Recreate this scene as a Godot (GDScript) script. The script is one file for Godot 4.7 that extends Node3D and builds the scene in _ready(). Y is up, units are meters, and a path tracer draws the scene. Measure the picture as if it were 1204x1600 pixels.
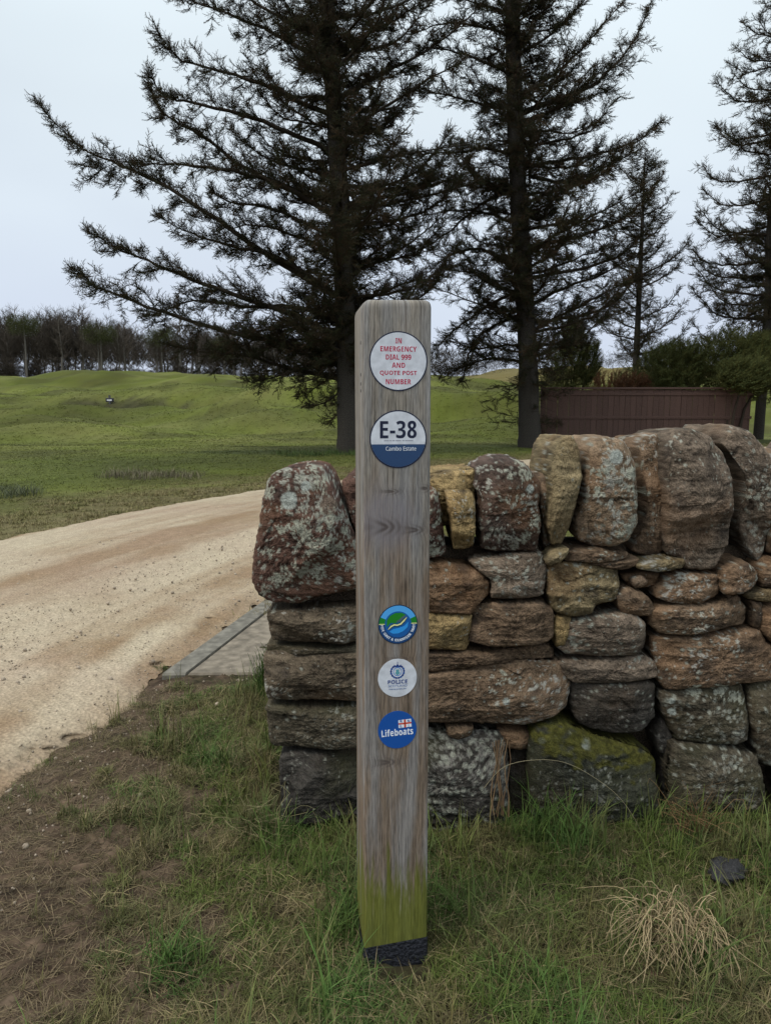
extends Node3D
# A marker post in front of a dry stone wall, with a track, spruces and a golf course behind. Metres, y up.

var rng := RandomNumberGenerator.new()
var noise_a := FastNoiseLite.new()
var noise_b := FastNoiseLite.new()
var noise_cell := FastNoiseLite.new()
var noise_disc := FastNoiseLite.new()
var used := {}
var mats := {}

# ------------------------------------------------------------------ helpers
func lin(c: Color) -> Color:
	return c.linear_to_srgb()

func mat(r: float, g: float, b: float, rough := 0.9, vcol := false, spec := 0.35) -> StandardMaterial3D:
	var m := StandardMaterial3D.new()
	m.albedo_color = lin(Color(r, g, b))
	m.roughness = rough
	m.metallic_specular = spec
	m.vertex_color_use_as_albedo = vcol
	return m

func noise_texture(freq: float, size: int, lo: Color, hi: Color, octaves := 4, seed_at := 1, kind := FastNoiseLite.TYPE_SIMPLEX_SMOOTH) -> NoiseTexture2D:
	var n := FastNoiseLite.new()
	n.noise_type = kind
	n.frequency = freq
	n.fractal_octaves = octaves
	n.seed = seed_at
	var t := NoiseTexture2D.new()
	t.width = size
	t.height = size
	t.seamless = true
	t.noise = n
	var g := Gradient.new()
	g.set_color(0, lo)
	g.set_color(1, hi)
	t.color_ramp = g
	return t

func grainy(m: StandardMaterial3D, scale: float, lo: float, hi: float, relief: float, seed_at := 3, freq := 0.03) -> void:
	m.albedo_texture = noise_texture(freq, 512, Color(lo, lo, lo), Color(hi, hi, hi), 5, seed_at)
	m.uv1_triplanar = true
	m.uv1_world_triplanar = true
	m.uv1_scale = Vector3(scale, scale, scale)
	if relief > 0.0:
		m.heightmap_enabled = true
		m.heightmap_texture = noise_texture(freq, 512, Color.BLACK, Color.WHITE, 5, seed_at)
		m.heightmap_scale = relief

func numbered(called: String) -> String:
	if not used.has(called):
		used[called] = 0
		return called
	used[called] += 1
	return "%s_%03d" % [called, used[called]]

func thing(called: String, label: String, category: String, at := Vector3.ZERO, group := "") -> Node3D:
	var o := Node3D.new()
	o.name = numbered(called)
	add_child(o)
	o.position = at
	tag(o, label, category, group)
	return o

func tag(o: Node, label: String, category: String, group := "", kind := "") -> void:
	o.set_meta("label", label)
	o.set_meta("category", category)
	if group:
		o.set_meta("group", group)
	if kind:
		o.set_meta("kind", kind)

func part(called: String, mesh: Mesh, m: Material, parent: Node3D, at := Vector3.ZERO) -> MeshInstance3D:
	var o := MeshInstance3D.new()
	o.name = called
	o.mesh = mesh
	o.material_override = m
	o.position = at
	parent.add_child(o, true)
	return o

func single(called: String, mesh: Mesh, m: Material, label: String, category: String, at := Vector3.ZERO, group := "") -> MeshInstance3D:
	var o := MeshInstance3D.new()
	o.name = numbered(called)
	o.mesh = mesh
	o.material_override = m
	add_child(o)
	o.position = at
	tag(o, label, category, group)
	return o

func structure(called: String, mesh: Mesh, m: Material) -> MeshInstance3D:
	var o := MeshInstance3D.new()
	o.name = called
	o.mesh = mesh
	o.material_override = m
	add_child(o)
	o.set_meta("kind", "structure")
	return o

func tool() -> SurfaceTool:
	var st := SurfaceTool.new()
	st.begin(Mesh.PRIMITIVE_TRIANGLES)
	return st

func done(st: SurfaceTool) -> ArrayMesh:
	st.generate_normals()
	return st.commit()

# one tapered tube through points, added to lists of vertices, normals, colours and indices
class Soup:
	var v := PackedVector3Array()
	var n := PackedVector3Array()
	var c := PackedColorArray()
	var i := PackedInt32Array()
	func tube(pts: Array, r0: float, r1: float, sides: int, col: Color, radii := []) -> void:
		var first := v.size()
		var count := pts.size()
		var ref := Vector3.UP
		if absf((pts[count - 1] - pts[0]).normalized().y) > 0.9:
			ref = Vector3.RIGHT
		for k in count:
			var d: Vector3 = (pts[mini(k + 1, count - 1)] - pts[maxi(k - 1, 0)]).normalized()
			var a := d.cross(ref).normalized()
			var b := d.cross(a)
			var r: float = radii[k] if radii else lerpf(r0, r1, float(k) / maxf(1.0, count - 1))
			for s in sides:
				var an := TAU * s / sides
				var o := a * cos(an) + b * sin(an)
				v.append(pts[k] + o * r)
				n.append(o)
				c.append(col)
		var turned := (v[first + sides] - v[first]).cross(v[first + 1] - v[first]).dot(n[first]) < 0.0
		for k in count - 1:
			for s in sides:
				var p := first + k * sides + s
				var q := first + k * sides + (s + 1) % sides
				if turned:
					i.append_array([p, p + sides, q, q, p + sides, q + sides])
				else:
					i.append_array([p, q, p + sides, q, q + sides, p + sides])
	func tri(a: Vector3, b: Vector3, d: Vector3, col: Color, nn := Vector3.ZERO) -> void:
		var at := v.size()
		var nor := nn if nn != Vector3.ZERO else (d - a).cross(b - a).normalized()
		for p in [a, b, d]:
			v.append(p)
			n.append(nor)
			c.append(col)
		if (d - a).cross(b - a).dot(nor) >= 0.0:
			i.append_array([at, at + 1, at + 2])
		else:
			i.append_array([at, at + 2, at + 1])
	func mesh() -> ArrayMesh:
		var arr := []
		arr.resize(Mesh.ARRAY_MAX)
		arr[Mesh.ARRAY_VERTEX] = v
		arr[Mesh.ARRAY_NORMAL] = n
		arr[Mesh.ARRAY_COLOR] = c
		arr[Mesh.ARRAY_INDEX] = i
		var m := ArrayMesh.new()
		m.add_surface_from_arrays(Mesh.PRIMITIVE_TRIANGLES, arr)
		return m

func bevel_box(st: SurfaceTool, lo: Vector3, hi: Vector3, e: float) -> void:
	# a box whose long edges are cut, as an octagonal prism along its longest axis
	var size := hi - lo
	var ax := size.max_axis_index()
	var u := (ax + 1) % 3
	var w := (ax + 2) % 3
	var ring := [[lo[u] + e, lo[w]], [hi[u] - e, lo[w]], [hi[u], lo[w] + e], [hi[u], hi[w] - e], [hi[u] - e, hi[w]], [lo[u] + e, hi[w]], [lo[u], hi[w] - e], [lo[u], lo[w] + e]]
	var ends := []
	for end in [lo[ax], hi[ax]]:
		var loop := []
		for p in ring:
			var q := Vector3.ZERO
			q[ax] = end
			q[u] = p[0]
			q[w] = p[1]
			loop.append(q)
		ends.append(loop)
	st.set_smooth_group(-1)
	for k in 8:
		var k2 := (k + 1) % 8
		for p in [ends[0][k], ends[1][k2], ends[0][k2], ends[0][k], ends[1][k], ends[1][k2]]:
			st.add_vertex(p)
	for k in range(1, 7):
		for p in [ends[0][0], ends[0][k], ends[0][k + 1], ends[1][0], ends[1][k + 1], ends[1][k]]:
			st.add_vertex(p)

func smooth_path(p: Array, steps: int) -> Array:
	var outp := []
	for k in p.size() - 1:
		var a: Vector3 = p[maxi(k - 1, 0)]
		var b: Vector3 = p[k]
		var c: Vector3 = p[k + 1]
		var d: Vector3 = p[mini(k + 2, p.size() - 1)]
		for s in steps:
			outp.append(b.cubic_interpolate(c, a, d, float(s) / steps))
	outp.append(p[p.size() - 1])
	return outp

# ------------------------------------------------------------------ the land
const NEAR_EDGE := [Vector2(-3.4, 6.0), Vector2(-2.5, 2.0), Vector2(-1.95, -0.6), Vector2(-1.55, -1.7), Vector2(-1.36, -2.35), Vector2(-1.2, -2.85), Vector2(-1.09, -3.5), Vector2(-0.84, -4.7), Vector2(-0.2, -6.6), Vector2(1.1, -9.0), Vector2(3.2, -11.8), Vector2(6.4, -14.7), Vector2(12.0, -17.2), Vector2(24.0, -19.5)]
const FAR_EDGE := [Vector2(-6.6, 6.0), Vector2(-5.9, 2.0), Vector2(-5.2, -1.2), Vector2(-4.8, -2.9), Vector2(-4.5, -4.0), Vector2(-4.25, -5.0), Vector2(-3.9, -6.2), Vector2(-3.2, -8.2), Vector2(-1.84, -10.7), Vector2(-0.02, -12.7), Vector2(2.2, -15.1), Vector2(5.6, -17.6), Vector2(11.6, -20.0), Vector2(24.0, -22.4)]

func edge_x(edge: Array, z: float) -> float:
	for k in edge.size() - 1:
		if z <= edge[k].y and z > edge[k + 1].y:
			return lerpf(edge[k].x, edge[k + 1].x, (z - edge[k].y) / (edge[k + 1].y - edge[k].y))
	return edge[0].x if z > edge[0].y else edge[edge.size() - 1].x

func bump(x: float, z: float, cx: float, cz: float, rx: float, rz: float) -> float:
	return exp(-((x - cx) / rx) ** 2 - ((z - cz) / rz) ** 2)

func land(x: float, z: float) -> float:
	var d := -z
	var h := 0.0
	for k in [[27.0, 0.0, 40.0, 0.5], [40.0, 0.5, 55.0, 1.3], [55.0, 1.3, 92.0, 3.0], [92.0, 3.0, 160.0, 3.2]]:
		if d >= k[0] and d < k[2]:
			var f: float = (d - k[0]) / (k[2] - k[0])
			h = lerpf(k[1], k[3], f)
	if d >= 160.0:
		h = 3.2
	# the raised tee on the right with its steep grass face
	var side := smoothstep(-9.5, -5.0, x) * (1.0 - smoothstep(3.0, 12.0, x))
	h = lerpf(h, maxf(h, 1.45 + 0.030 * (d - 36.0)), side * smoothstep(33.2, 35.6, d + 0.12 * absf(x + 2.0)) * (1.0 - smoothstep(75.0, 95.0, d)))
	# rolling mounds
	h += 1.05 * bump(x, z, -27.0, -80.0, 11.0, 8.0) + 0.35 * bump(x, z, -42.0, -70.0, 9.0, 8.0) - 0.5 * bump(x, z, -24.0, -62.0, 14.0, 6.0) + 0.4 * bump(x, z, -12.0, -72.0, 8.0, 7.0)
	h += 0.35 * bump(x, z, -9.0, -47.0, 5.0, 3.0) - 0.7 * bump(x, z, -16.0, -43.0, 7.0, 2.4) + 0.45 * bump(x, z, -17.0, -48.0, 8.0, 2.4)
	h += 0.85 * noise_a.get_noise_2d(x * 2.6, z * 3.8) * smoothstep(18.0, 30.0, d)
	h += 1.6 * smoothstep(8.0, 20.0, x) * smoothstep(60.0, 110.0, d)
	if d > 20.0:
		h += 0.10 * noise_a.get_noise_2d(x * 6.0, z * 6.0) * smoothstep(20.0, 40.0, d)
	# near ground
	var near := 1.0 - smoothstep(5.0, 9.0, d)
	h += near * 0.04 * smoothstep(0.1, 1.2, x) * smoothstep(1.2, 2.2, d)
	h += near * (0.022 * noise_a.get_noise_2d(x * 70.0, z * 70.0) + 0.013 * noise_b.get_noise_2d(x * 300.0, z * 300.0))
	var dn := x - edge_x(NEAR_EDGE, z)
	if dn < 0.25 and d < 20.0:
		h *= lerpf(0.15, 1.0, smoothstep(0.02, 0.25, dn))
		h -= 0.03 * smoothstep(0.15, -0.1, dn)
	return h

# 0 on bare earth, 1 on full turf
func turf(x: float, z: float) -> float:
	var dn := x - edge_x(NEAR_EDGE, z)
	var wob := noise_a.get_noise_2d(x * 130.0 + 50.0, z * 130.0) * 0.30 + noise_b.get_noise_2d(x * 90.0, z * 90.0) * 0.28
	var lim := lerpf(1.10, 0.26, smoothstep(1.4, 3.0, -z))
	if z < -3.6:
		lim = 0.05
	return smoothstep(lim - 0.35, lim + 0.35, dn + wob * 1.3)

func axis(spec: Array) -> PackedFloat32Array:
	var a := PackedFloat32Array()
	for s in spec:
		var x: float = s[0]
		while x < s[1] - 0.0001:
			a.append(x)
			x += s[2]
	a.append(spec[spec.size() - 1][1])
	return a

func earth_color(x: float, z: float) -> Color:
	var d := -z
	var big := noise_a.get_noise_2d(x * 9.0, z * 9.0)
	var mid := noise_a.get_noise_2d(x * 45.0 + 9.0, z * 45.0)
	var fine := noise_b.get_noise_2d(x * 260.0, z * 260.0)
	var soil := Color(0.128, 0.088, 0.060) * (1.0 + 0.5 * mid + 0.7 * fine)
	if d < 5.0:
		var t := turf(x, z)
		return soil.lerp(Color(0.050, 0.044, 0.024) * (1.0 + 0.5 * fine), t)
	var green := Color(0.182, 0.212, 0.042) * (1.0 + 0.22 * big + 0.16 * mid + 0.12 * fine)
	green = green.lerp(Color(0.135, 0.135, 0.048), clampf(0.25 + big * 0.8, 0.0, 0.6))
	var huge := noise_a.get_noise_2d(x * 1.3 + 31.0, z * 2.2)
	var patch := noise_b.get_noise_2d(x * 2.2 + 11.0, z * 3.4)
	green *= 1.0 + 0.45 * huge + 0.45 * patch
	green = green.lerp(Color(0.170, 0.155, 0.062), clampf(0.9 * patch + 0.5 * huge, 0.0, 0.55))
	# mown and unmown ground
	var rough := clampf(0.5 + 1.6 * noise_a.get_noise_2d(x * 3.0 + 200.0, z * 7.0), 0.0, 1.0)
	green = green.lerp(Color(0.100, 0.108, 0.026), 0.6 * rough)
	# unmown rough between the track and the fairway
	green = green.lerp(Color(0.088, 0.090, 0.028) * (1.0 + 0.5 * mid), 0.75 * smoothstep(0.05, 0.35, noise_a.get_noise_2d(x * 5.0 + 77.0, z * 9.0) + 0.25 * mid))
	green = green.lerp(Color(0.052, 0.066, 0.018), 0.85 * smoothstep(0.35, 0.7, bump(x, z, -2.6, -18.0, 2.6, 0.8) + 0.3 * mid))  # longer grass, with a north-facing bank's shade put into its colour
	var from_road := edge_x(FAR_EDGE, z) - x
	if d < 25.0 and from_road > -0.5:
		var v := smoothstep(3.2, 0.2, from_road + mid * 1.2)
		green = green.lerp(Color(0.180, 0.148, 0.075) * (1.0 + 0.3 * fine + 0.2 * mid), v * 0.9)
		green = green.lerp(Color(0.07, 0.085, 0.024), 0.5 * smoothstep(3.0, 5.0, from_road + mid) * smoothstep(14.0, 8.0, from_road))
	# unmown bank by the bunker, its sandy soil
	var bank := bump(x, z, -16.5, -43.0, 6.5, 2.6)
	green = green.lerp(Color(0.065, 0.062, 0.030) * (1.0 + 0.8 * mid), smoothstep(0.30, 0.62, bank + mid * 0.25))
	green = green.lerp(Color(0.15, 0.095, 0.055), smoothstep(0.45, 0.7, bump(x, z, -18.8, -41.6, 2.2, 1.3) + mid * 0.2))
	# dead grass on the far slope
	green = green.lerp(Color(0.19, 0.155, 0.06), smoothstep(6.0, 12.0, x + 6.0 * mid) * smoothstep(64.0, 80.0, d))
	return green

func build_land() -> void:
	var xs := axis([[-500.0, -120.0, 20.0], [-120.0, -40.0, 2.0], [-40.0, -8.0, 0.5], [-8.0, -2.2, 0.12], [-2.2, 2.4, 0.02], [2.4, 8.0, 0.14], [8.0, 30.0, 0.5], [30.0, 120.0, 3.0], [120.0, 500.0, 20.0]])
	var zs := axis([[-900.0, -200.0, 50.0], [-200.0, -95.0, 3.0], [-95.0, -30.0, 0.5], [-30.0, -16.0, 0.25], [-16.0, -4.0, 0.1], [-4.0, -1.0, 0.02], [-1.0, 6.0, 0.4], [6.0, 120.0, 12.0]])
	var nx := xs.size()
	var v := PackedVector3Array()
	var c := PackedColorArray()
	var idx := PackedInt32Array()
	for zi in zs.size():
		var z := zs[zi]
		for xi in nx:
			var x := xs[xi]
			v.append(Vector3(x, land(x, z), z))
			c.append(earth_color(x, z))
	for zi in zs.size() - 1:
		for xi in nx - 1:
			var a := zi * nx + xi
			idx.append_array([a, a + 1, a + nx, a + 1, a + nx + 1, a + nx])
	var m := mat(1, 1, 1, 0.95, true, 0.2)
	grainy(m, 0.9, 0.62, 1.0, 0.6, 21, 0.05)
	structure("ground", indexed(v, c, idx), m)

func indexed(v: PackedVector3Array, c: PackedColorArray, idx: PackedInt32Array) -> ArrayMesh:
	var arr := []
	arr.resize(Mesh.ARRAY_MAX)
	arr[Mesh.ARRAY_VERTEX] = v
	arr[Mesh.ARRAY_COLOR] = c
	arr[Mesh.ARRAY_INDEX] = idx
	var am := ArrayMesh.new()
	am.add_surface_from_arrays(Mesh.PRIMITIVE_TRIANGLES, arr)
	var st := SurfaceTool.new()
	st.create_from(am, 0)
	st.generate_normals()
	return st.commit()

func build_track() -> void:
	var a := []
	var b := []
	for k in NEAR_EDGE.size():
		a.append(Vector3(NEAR_EDGE[k].x, 0, NEAR_EDGE[k].y))
		b.append(Vector3(FAR_EDGE[k].x, 0, FAR_EDGE[k].y))
	a = smooth_path(a, 44)
	b = smooth_path(b, 44)
	var across := 110
	var v := PackedVector3Array()
	var c := PackedColorArray()
	var idx := PackedInt32Array()
	for k in a.size():
		for s in across + 1:
			var f := float(s) / across
			var p: Vector3 = a[k].lerp(b[k], f)
			var edge := minf(f, 1.0 - f)
			if edge < 0.08:
				var w := noise_a.get_noise_2d(p.x * 60.0, p.z * 60.0) * 0.16 + noise_b.get_noise_2d(p.x * 120.0, p.z * 120.0) * 0.06
				p += (a[k] - b[k]).normalized() * w * (1.0 - edge / 0.08) * (1.0 if f < 0.5 else -1.0)
			var mid := noise_a.get_noise_2d(p.x * 40.0, p.z * 40.0)
			var fine := noise_b.get_noise_2d(p.x * 330.0, p.z * 330.0)
			var crown := sin(f * PI)
			# wheel tracks pressed in, a looser browner strip between them and at the edges
			var rut := bump(f, 0.0, 0.30, 0.0, 0.10, 1.0) + bump(f, 0.0, 0.70, 0.0, 0.10, 1.0)
			p.y = 0.012 + 0.035 * crown - 0.014 * rut + 0.006 * mid + 0.003 * fine
			if edge < 0.05:
				p.y -= 0.035 * (1.0 - edge / 0.05)
			var col := Color(0.52, 0.430, 0.305)
			var loose := clampf(bump(f, 0.0, 0.50, 0.0, 0.11, 1.0) * 1.5 + bump(f, 0.0, 0.13, 0.0, 0.05, 1.0) * 0.7 + smoothstep(0.14, 0.0, f) * 0.9 + smoothstep(0.9, 1.0, f) * 0.4 + mid * 0.5, 0.0, 1.0)
			var streak := noise_b.get_noise_2d(f * 60.0 + 3.0 * mid, k * 0.10) + 0.6 * noise_b.get_noise_2d(f * 190.0, k * 0.25)
			col = col.lerp(Color(0.275, 0.176, 0.098), clampf(loose * 0.8 + 0.55 * streak, 0.0, 0.85))
			col = col.lerp(Color(0.40, 0.28, 0.21), clampf(0.3 * noise_a.get_noise_2d(p.x * 22.0 + 70.0, p.z * 22.0) + 0.15, 0.0, 0.5))
			col *= 1.0 + 0.20 * fine
			v.append(p)
			c.append(col)
	for k in a.size() - 1:
		for s in across:
			var q := k * (across + 1) + s
			var n := q + across + 1
			idx.append_array([q, q + 1, n, q + 1, n + 1, n])
	var m := mat(1, 1, 1, 0.95, true, 0.2)
	grainy(m, 1.3, 0.70, 1.0, 0.5, 33, 0.08)
	structure("road", indexed(v, c, idx), m)
	# loose pebbles lying on the track and on the bare earth beside it
	var s := stone_lump(7, 5, 0.25, 4)
	var mm := copies("gravel", s, 8500, true)
	mm.material_override = mat(1, 1, 1, 0.9, true)
	tag(mm, "loose pale pebbles scattered over the sandy track and bare earth", "gravel", "", "stuff")
	for k in 8500:
		var z := -1.4 - 8.0 * pow(rng.randf(), 1.6)
		var x0 := edge_x(NEAR_EDGE, z)
		var x := x0 + rng.randf_range(-3.0, 0.1) if rng.randf() < 0.88 else x0 + rng.randf_range(0.0, 0.55)
		var r := rng.randf_range(0.0018, 0.0050) * (2.4 if rng.randf() < 0.05 else 1.0)
		var y := 0.03 * sin(clampf((x0 - x) / 3.0, 0.0, 1.0) * PI) + 0.010 if x < x0 else land(x, z)
		var tone := rng.randf_range(0.7, 1.15)
		put(mm, k, Transform3D(Basis.from_euler(Vector3(rng.randf() * 6.0, rng.randf() * 6.0, 0)).scaled(Vector3.ONE * r), Vector3(x, y + r * 0.3, z)), Color(0.30, 0.24, 0.18) * tone)

func stone_lump(nu: int, nv: int, rough: float, seed_at: int) -> ArrayMesh:
	var v := PackedVector3Array()
	var c := PackedColorArray()
	var idx := PackedInt32Array()
	for a in nv + 1:
		for b in nu:
			var th := PI * a / nv
			var ph := TAU * b / nu
			var p := Vector3(sin(th) * cos(ph), cos(th), sin(th) * sin(ph))
			p *= 1.0 + rough * noise_a.get_noise_3d(p.x * 60.0 + seed_at * 31.0, p.y * 60.0, p.z * 60.0)
			v.append(p)
			c.append(Color.WHITE)
	for a in nv:
		for b in nu:
			var p := a * nu + b
			var q := a * nu + (b + 1) % nu
			idx.append_array([p, q, p + nu, q, q + nu, p + nu])
	return indexed(v, c, idx)

func copies(called: String, mesh: Mesh, count: int, top: bool, parent: Node3D = null) -> MultiMeshInstance3D:
	var mm := MultiMesh.new()
	mm.transform_format = MultiMesh.TRANSFORM_3D
	mm.use_colors = true
	mm.mesh = mesh
	mm.instance_count = count
	var o := MultiMeshInstance3D.new()
	o.multimesh = mm
	o.name = numbered(called) if top else called
	if top:
		add_child(o)
	else:
		parent.add_child(o, true)
	return o

func put(o: MultiMeshInstance3D, k: int, t: Transform3D, c: Color) -> void:
	o.multimesh.set_instance_transform(k, t)
	o.multimesh.set_instance_color(k, c)

# ------------------------------------------------------------------ dry stone wall
const STONE_COLORS := {
	"brown": Color(0.225, 0.152, 0.098), "grey": Color(0.240, 0.182, 0.134), "yellow": Color(0.36, 0.255, 0.120), "dark": Color(0.068, 0.061, 0.053),
	"red": Color(0.150, 0.085, 0.064), "dkred": Color(0.115, 0.078, 0.062), "olive": Color(0.265, 0.205, 0.115), "orange": Color(0.245, 0.158, 0.098),
	"tan": Color(0.285, 0.200, 0.130), "dkgreen": Color(0.122, 0.102, 0.072), "gbrown": Color(0.155, 0.120, 0.083), "moss": Color(0.062, 0.062, 0.045)}

func wall_z(y: float) -> float:
	return -2.22 - 0.067 * y

func wall_stone(flat: Array, base: String, lichen: float, depth: float, off: float, bulge: float, seed_at: float, step: float) -> ArrayMesh:
	var poly := []
	var area := 0.0
	for k in range(0, flat.size(), 2):
		poly.append(Vector3(flat[k], flat[k + 1], 0))
	for k in poly.size():
		var q: Vector3 = poly[(k + 1) % poly.size()]
		area += poly[k].x * q.y - q.x * poly[k].y
	if area < 0.0:
		poly.reverse()
	# closed smooth outline, resampled evenly
	var dense := []
	var np := poly.size()
	for k in np:
		for s in 10:
			dense.append(poly[k].lerp(poly[(k + 1) % np], s / 10.0).lerp(poly[k].cubic_interpolate(poly[(k + 1) % np], poly[(k + np - 1) % np], poly[(k + 2) % np], s / 10.0), 0.35))
	var total := 0.0
	for k in dense.size():
		total += dense[k].distance_to(dense[(k + 1) % dense.size()])
	var n := clampi(int(total / step), 26, 220)
	var ring := []
	var want := 0.0
	var gone := 0.0
	for k in dense.size():
		var a: Vector3 = dense[k]
		var b: Vector3 = dense[(k + 1) % dense.size()]
		var l := a.distance_to(b)
		while want <= gone + l and ring.size() < n:
			ring.append(a.lerp(b, (want - gone) / maxf(l, 1e-6)))
			want += total / n
		gone += l
	n = ring.size()
	var mid := Vector3.ZERO
	var lo := Vector3(9, 9, 0)
	var hi := Vector3(-9, -9, 0)
	for p in ring:
		mid += p / n
		lo = lo.min(p)
		hi = hi.max(p)
	var small := minf(hi.x - lo.x, hi.y - lo.y)
	if depth < 0.28:
		for k in n:
			ring[k] += (ring[k] - mid).normalized() * 0.004
	var round_r := clampf(small * 0.085, 0.003, 0.016)
	var rings := clampi(int(0.5 * (hi - lo).length() * 0.5 / step * 1.5), 8, 60)
	var sides := 9
	var v := PackedVector3Array()
	var c := PackedColorArray()
	var idx := PackedInt32Array()
	var col0: Color = STONE_COLORS[base]
	var so := seed_at * 13.7
	var spots := []
	for sp in LICHEN:
		if sp[0] > lo.x - 0.03 and sp[0] < hi.x + 0.03 and sp[1] > lo.y - 0.03 and sp[1] < hi.y + 0.03:
			spots.append(sp)
	var soft := base in ["dark", "dkgreen", "moss"]
	var inset := 0.006 if depth > 0.28 else 0.0005
	var cuts := []
	var cr := RandomNumberGenerator.new()
	cr.seed = int(seed_at * 97.0)
	for k in 10:
		var an := cr.randf() * TAU
		var dir := Vector3(cos(an), sin(an), 0)
		var ext := absf(dir.x) * (hi.x - lo.x) * 0.5 + absf(dir.y) * (hi.y - lo.y) * 0.5
		cuts.append([dir, ext * cr.randf_range(0.10, 0.95), cr.randf_range(0.08, 0.95 if depth > 0.28 else 0.5)])
	for r in rings + sides + 2:
		for k in n:
			var o: Vector3 = ring[k]
			var out_dir := (o - mid)
			var reach := out_dir.length()
			out_dir /= maxf(reach, 1e-5)
			var p := Vector3.ZERO
			var push := Vector3.ZERO
			if r <= rings:
				var s := maxf(0.01, pow(float(r) / rings, 0.85))
				p = mid + (o - mid) * s
				var e := (1.0 - s) * reach
				var drop := 0.0
				if e < round_r:
					drop = round_r - sqrt(maxf(0.0, round_r * round_r - (round_r - e) * (round_r - e)))
				p.z = wall_z(p.y) - off + bulge * 0.6 * (1.0 - s * s * s * s) - drop
				var broken := 0.0
				for ct in cuts:
					broken = maxf(broken, ((p - mid).dot(ct[0]) - ct[1]) * ct[2])
				p.z -= minf(broken, 0.035)
				push = Vector3(0, 0, 1).lerp(out_dir, smoothstep(0.75, 1.0, s))
			else:
				var t := float(r - rings) / (sides + 1)
				var sc := 1.0 - 0.10 * t * t
				if r == rings + sides + 1:
					sc = 0.02
				p = mid + (o - mid) * sc
				p.z = wall_z(p.y) - off - round_r - minf(1.0, t * 1.1) * (depth - round_r)
				push = out_dir
			var q := p * 100.0 + Vector3(so, so * 0.7, 0)
			var low := noise_a.get_noise_3d(q.x * 0.9, q.y * 1.2, q.z * 0.9)
			var med := noise_b.get_noise_3d(q.x * 2.2, q.y * 4.2, q.z * 2.2)
			var fine := noise_b.get_noise_3d(q.x * 9.0, q.y * 12.0, q.z * 9.0)
			var strata := noise_a.get_noise_2d(q.x * 0.5, q.y * 11.0 + 6.0 * low)
			var amp := clampf(small / 0.12, 0.3, 1.0)
			# facets: broken planes of the stone
			var chip := noise_cell.get_noise_3d(q.x * 0.42, q.y * 0.55, q.z * 0.42)
			var grit := noise_b.get_noise_3d(q.x * 26.0, q.y * 26.0, q.z * 26.0)
			var rim := smoothstep(0.7, 1.0, float(r) / rings)
			p += push * (amp * ((0.007 * low + 0.004 * med + 0.005 * chip) * (1.0 - 0.5 * rim) - rim * inset) + 0.0030 * strata + 0.0026 * fine + 0.0014 * grit)
			var col := col0 * clampf(1.0 + 0.40 * low + 0.50 * med + 0.55 * fine + 0.40 * strata + 0.55 * grit, 0.25, 2.2)
			if not soft:
				col = col.lerp(Color(0.30, 0.15, 0.065), clampf(0.9 * noise_a.get_noise_3d(q.x * 0.6 + 300.0, q.y * 0.9, q.z) - 0.08, 0.0, 0.30))
				col = col.lerp(Color(0.055, 0.045, 0.038), clampf(1.3 * noise_b.get_noise_3d(q.x * 1.3 + 80.0, q.y * 2.0, q.z) - 0.22, 0.0, 0.6))
			else:
				col = col.lerp(Color(0.12, 0.085, 0.055), clampf(1.1 * noise_a.get_noise_3d(q.x * 0.7 + 300.0, q.y * 0.9, q.z) - 0.05, 0.0, 0.5))
				col = col.lerp(Color(0.066, 0.068, 0.030), clampf(1.1 * noise_a.get_noise_3d(q.x * 0.8 + 500.0, q.y * 1.1, q.z) - 0.05, 0.0, 0.45))
			# crusts of pale lichen: ragged discs and speckle gathered in patches
			var patch := noise_a.get_noise_3d(q.x * 1.1 + 900.0, q.y * 1.1, q.z * 1.1) * 0.9
			var blot := noise_b.get_noise_3d(q.x * 4.5 + 40.0, q.y * 4.5, q.z * 4.5)
			var speck := noise_b.get_noise_3d(q.x * 14.0 + 40.0, q.y * 14.0, q.z * 14.0)
			var crust := smoothstep(0.0, 0.09, blot * 0.8 + speck * 0.75 + patch * 0.9 - lerpf(0.80, 0.22, lichen))
			var lich := Color(0.44, 0.44, 0.36).lerp(Color(0.50, 0.47, 0.42), clampf(low + 0.5, 0.0, 1.0))
			col = col.lerp(lich * (1.0 + 0.25 * speck), crust * (0.35 if soft else 0.85))
			# round lichen discs, thick where the stone carries much of it
			var disc := noise_disc.get_noise_3d(q.x, q.y, 0.0) + 1.0
			var some := noise_cell.get_noise_3d(q.x * 1.9 + 60.0, q.y * 1.9, 5.0)
			col = col.lerp(Color(0.40, 0.40, 0.33) * (1.0 + 0.5 * speck), 0.85 * smoothstep(0.05, -0.06, disc - 0.36 * lichen - 0.22 * patch - 0.14 * some + 0.10 * speck) if r <= rings + 1 else 0.0)
			for sp in spots:
				var near: float = Vector2(p.x - sp[0], p.y - sp[1]).length() / sp[2]
				if near < 1.6 and r <= rings + 2:
					if sp[3] == 1:
						var m1 := smoothstep(0.10, 0.35, 0.75 - near * 0.75 + 0.9 * blot + 1.1 * speck)
						col = col.lerp(Color(0.43, 0.43, 0.34) * (1.0 + 0.4 * speck), m1 * 0.9)
					else:
						var m0 := smoothstep(1.08, 0.94, near + 0.16 * blot)
						col = col.lerp((Color(0.46, 0.49, 0.44) if sp[3] == 0 else Color(0.25, 0.185, 0.14)) * (1.0 + 0.3 * speck + 0.2 * fine), m0 * 0.92)
			if base == "moss" and p.y > mid.y:
				col = col.lerp(Color(0.105, 0.098, 0.016) * (1.0 + 0.8 * fine), 0.8 * smoothstep(0.52, 0.80, (p.y - mid.y) / 0.16 + 0.7 * med + 1.3 * (p.x - mid.x)))
			v.append(p)
			c.append(col)
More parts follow.
